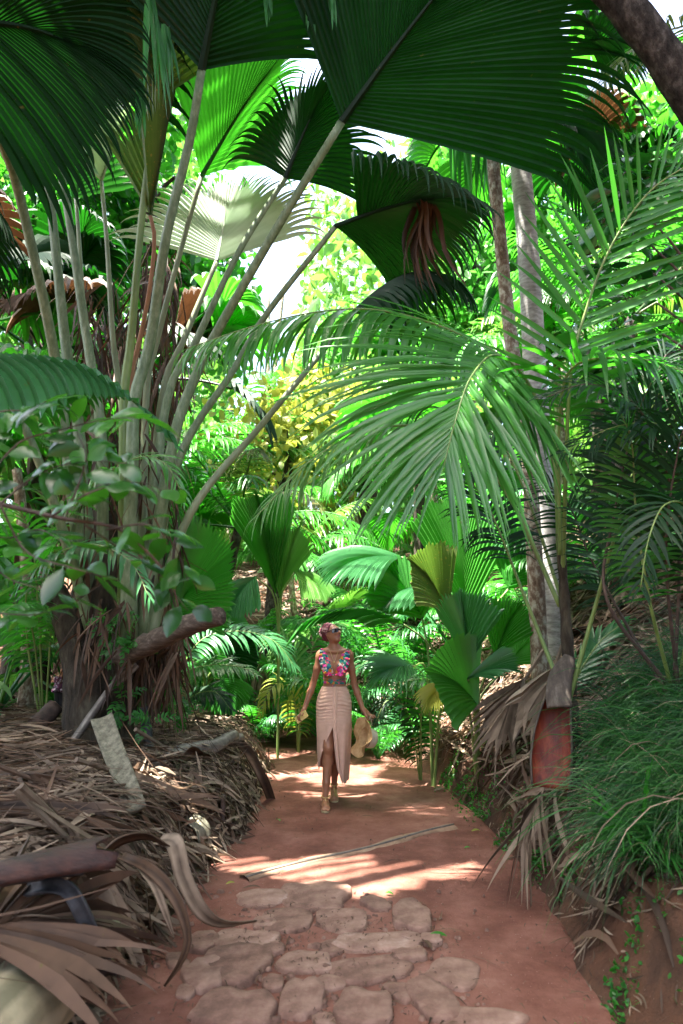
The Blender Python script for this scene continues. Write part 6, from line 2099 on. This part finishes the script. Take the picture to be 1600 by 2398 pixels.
o.data.transform(__import__('mathutils').Matrix.Translation(Vector(-wb)) if np.allclose(ORIGIN[sk.name], 0) else __import__('mathutils').Matrix.Identity(4))

# ---- sandals
for (hx, hy, tx_, ty, h0, kk) in ((-.038, -.085, -.031, -.345, .004, 0), (.040, .275, .045, .015, .004, 1)):
    mb = MB()
    a = V(hx, hy, 0)
    b_ = V(tx_, ty, 0)
    n_ = 18
    t = np.linspace(0, 1, n_)
    c = a + (b_ - a) * t[:, None]
    w = .034 * np.interp(t, [0, .08, .3, .55, .8, .95, 1], [.35, .85, .85, .92, 1.22, .9, .35])
    for j, (zt) in enumerate((.0, .016)):
        pass
    L_, R2 = c - V(1, 0, 0) * w[:, None], c + V(1, 0, 0) * w[:, None]
    lift = np.interp(t, [0, .35, 1], [.045 if kk else 0.0, .022 if kk else 0, 0])
    st = np.stack([L_ + V(0, 0, .0), L_ + V(0, 0, .015), R2 + V(0, 0, .015), R2 + V(0, 0, .0)], 1)
    st[..., 2] += lift[:, None] + .006
    ii = np.arange(n_ * 4).reshape(n_, 4)
    qs = np.vstack([np.stack([ii[:-1, j], ii[:-1, (j + 1) % 4], ii[1:, (j + 1) % 4], ii[1:, j]], -1) for j in range(4)] + [ii[:1, ::-1], ii[-1:]])
    mb.add(st.reshape(-1, 3) + wb, qs)
    so = mb.build("sandal", SANDAL, woman, False)
    mb = MB()
    fx, fy = (a + (b_ - a) * .80)[:2]
    ax_, ay = (a + (b_ - a) * .30)[:2]
    zt = .085 if kk else .072
    tube(mb, spline([V(fx + .006, fy, .026), V(fx + .004, fy + .05, .066), V(ax_, ay - .02, zt + .02)], 12) + wb, .0055, 6)
    r_ = np.linspace(0, 2 * math.pi, 26)
    za = (.135 if kk else .105)
    tube(mb, np.stack([ax_ + .034 * np.cos(r_), ay + .024 + .036 * np.sin(r_), za + .008 * np.sin(r_)], 1) + wb, .0055, 6, cap=False)
    tube(mb, np.array([V(ax_, ay - .02, zt + .018), V(ax_, ay - .012, za)]) + wb, .005, 6)
    mb.build("strap", GOLD, so)
    o = bpy.data.objects[[c_.name for c_ in so.children][-1]]
# ---- phone in her right hand
mb = MB()
a, b_ = V(-.322, -.046, .768), V(-.218, -.072, .842)
ax = unit(b_ - a)
nn = unit(V(.25, -1, .55) - ax * np.dot(V(.25, -1, .55), ax))
ss_ = np.cross(ax, nn)
ring = []
for z_ in (0, .08, .92, 1):
    ins = .90 if z_ in (0, 1) else 1
    for (i, j) in ((-1, -1), (1, -1), (1, 1), (-1, 1)):
        ring.append(a + (b_ - a) * z_ + ss_ * .034 * i * ins + nn * .0045 * j * ins)
rg = np.array(ring)
ii = np.arange(16).reshape(4, 4)
qs = np.vstack([np.stack([ii[:-1, j], ii[:-1, (j + 1) % 4], ii[1:, (j + 1) % 4], ii[1:, j]], -1) for j in range(4)] + [ii[:1, ::-1], ii[-1:]])
mb.add(rg + wb, qs)
o = mb.build("phone", surfmat("phone_case", [(.3, (.50, .36, .10)), (.7, (.62, .48, .18))], 10, None, .4, 0), None, False, origin=wb + a)
tag(o, "slim phone in a golden case held in the woman's lowered hand", "phone")

# ---- straw hat hanging from her left hand
hb = wb + V(.335, -.035, .615)
hat = thing("straw_hat", "wide brimmed straw hat with a pale crown hanging from the woman's hand", "hat", hb)
ax = unit(V(.90, .38, -.24))
e1 = unit(np.cross(ax, V(0, 0, 1)))
e2 = np.cross(e1, ax)
na = 72
ph = np.linspace(0, 2 * math.pi, na, endpoint=False)


def ringp(r0, z0, wav=0.0):
    r_ = r0 * (1 + .035 * wav * np.sin(ph * 3 + 1))
    return hb + ax * (z0 + wav * (.026 * np.sin(ph * 4 + .6) + .012 * np.sin(ph * 7 + 2)))[:, None] + e1 * (.93 * r_ * np.cos(ph))[:, None] + e2 * (1.02 * r_ * np.sin(ph))[:, None]


def rings(mb, rs, closed=False, mi=0):
    v = np.stack(rs)
    k = len(rs)
    i = np.arange(k - 1)[:, None] * na
    j = np.arange(na)[None]
    jj = (j + 1) % na
    mb.add(v.reshape(-1, 3), np.stack([i + j, i + jj, i + na + jj, i + na + j], -1).reshape(-1, 4), None, .5, mi)


mb = MB()
rs = [ringp(r0, -.012 - .03 * ((r0 - .09) / .1) ** 1.5 + .0012 * (i % 2), ss((r0 - .09) / .09)) for i, r0 in enumerate(np.linspace(.09, .188, 22))]
rs2 = [x + ax * .004 for x in rs[::-1]]
rings(mb, rs + rs2)
mb.build("brim", STRAW, hat)
mb = MB()
cr_ = [(.092, -.012), (.093, .02), (.092, .05), (.088, .08), (.078, .102), (.060, .116), (.035, .122), (.002, .123)]
rings(mb, [ringp(r0, z0) for r0, z0 in cr_])
inn = [(.090, -.012), (.090, .05), (.084, .08), (.056, .112), (.002, .119)]
rings(mb, [ringp(r0, z0) for r0, z0 in inn][::-1], mi=1)
mb.build("crown", [STRAWPALE, STRAW], hat)
mb = MB()
rings(mb, [ringp(.0945, -.008), ringp(.0965, .004), ringp(.0955, .024), ringp(.093, .030)])
mb.build("hat_band", surfmat("woven_band", [(.35, (.12, .08, .05)), (.6, (.5, .42, .3))], 60, None, .8, .3), hat)
mb = MB()
tube(mb, spline([hb + V(.045, -.03, .165), hb + V(.052, -.035, .20), hb + V(.060, -.02, .17), hb + V(.07, .01, .10)], 14), .003, 5)
mb.build("cord", STRAWPALE, hat)

# ---- someone half hidden behind the giant palm's foot
pb = P(136, 1720, 7.6)
pb[2] = H(pb[0], pb[1])
other = thing("person", "person in a purple patterned top half hidden behind the giant palm's foot", "person", pb)
sh = P(136, 1588, 7.6)[2] - pb[2]
s_ = sh / 1.36
D_ = SDF((-.4, -.35, -.02), (.45, .35, 1.72 * s_ + .02), .011)
def k_(*a): return V(*a) * s_
D_.ell(k_(0, 0, 1.22), k_(.15, .10, .2), .03)
D_.ell(k_(0, 0, .98), k_(.15, .11, .16), .05)
D_.cone(k_(-.15, 0, 1.37), k_(.15, 0, 1.37), .055 * s_, .055 * s_, .05)
D_.cone(k_(0, 0, 1.40), k_(.02, -.01, 1.52), .05 * s_, .045 * s_, .03)
D_.ell(k_(.02, -.02, 1.60), k_(.075, .092, .11), .02)
D_.ell(k_(.02, -.115, 1.585), k_(.012, .014, .018), .01)
for q_ in (-1, 1):
    D_.chain([k_(q_ * .17, 0, 1.37), k_(q_ * .22, .03, 1.10), k_(q_ * .16, -.16, .98)], [.045 * s_, .036 * s_, .025 * s_], .02)
    D_.ell(k_(q_ * .145, -.20, .97), k_(.03, .045, .03), .015)
    for f_ in range(4): D_.cone(k_(q_ * (.125 + .014 * f_), -.22, .97), k_(q_ * (.12 + .014 * f_), -.275, .955), .009, .008, .004)
    D_.cone(k_(q_ * .115, -.19, .985), k_(q_ * .095, -.235, .985), .010, .008, .005)
    D_.chain([k_(q_ * .085, 0, .92), k_(q_ * .09, -.02, .5), k_(q_ * .09, .02, .08)], [.09 * s_, .055 * s_, .036 * s_], .03)
    D_.cone(k_(q_ * .09, .03, .04), k_(q_ * .10, -.16, .03), .036 * s_, .032 * s_, .02)
v, q = D_.mesh()
mb = MB()
mb.add(v + pb, q)
mb.build("body", SKIN, other)


def garment(lo, hi, grow_, name, mat, extra=None):
    keep = ((v[q].mean(1)[:, 2] > lo * s_) & (v[q].mean(1)[:, 2] < hi * s_))
    if extra is not None: keep &= extra(v[q].mean(1))
    qq = q[keep]
    cen = np.zeros_like(v)
    nn_ = np.zeros_like(v)
    fn = np.cross(v[q[:, 1]] - v[q[:, 0]], v[q[:, 2]] - v[q[:, 0]])
    for j in range(4): np.add.at(nn_, q[:, j], fn)
    vv_ = v + unit(nn_) * grow_
    us_, inv = np.unique(qq, return_inverse=True)
    mb = MB()
    mb.add(vv_[us_] + pb, inv.reshape(-1, 4))
    return mb.build(name, mat, other)


m, n, l, b, out = newmat("patterned_top")
tc = n.new("ShaderNodeTexCoord")
wv_ = n.new("ShaderNodeTexVoronoi")
wv_.inputs['Scale'].default_value = 26
l.new(tc.outputs['Object'], wv_.inputs['Vector'])
rp = ramp(n, [(.0, (.5, .45, .5)), (.22, (.06, .015, .08)), (.38, (.45, .38, .45)), (.5, (.10, .02, .07))])
l.new(wv_.outputs['Distance'], rp.inputs[0])
l.new(rp.outputs[0], b.inputs['Base Color'])
b.inputs['Roughness'].default_value = .8
garment(.93, 1.40, .012, "patterned_top", m, lambda c_: (np.abs(c_[:, 0]) < .21 * s_) | (c_[:, 2] > 1.22 * s_))
garment(.10, .95, .014, "trousers", surfmat("dark_cloth", [(.3, (.015, .013, .015)), (.7, (.04, .035, .04))], 9, None, .85, .1), lambda c_: (c_[:, 2] < .93 * s_) & (np.abs(c_[:, 0]) < .2 * s_) & (c_[:, 1] > -.17 * s_))
S3 = SDF(k_(-.2, -.25, 1.4), k_(.25, .25, 1.78), .009)
S3.ell(k_(.02, .005, 1.63), k_(.088, .10, .105), .01)
S3.ell(k_(.02, -.12, 1.57), k_(.11, .10, .11), .01, None, True)
hv, hq = S3.mesh()
mb = MB()
mb.add(hv + pb, hq)
mb.build("hair", WOODDARK, other)
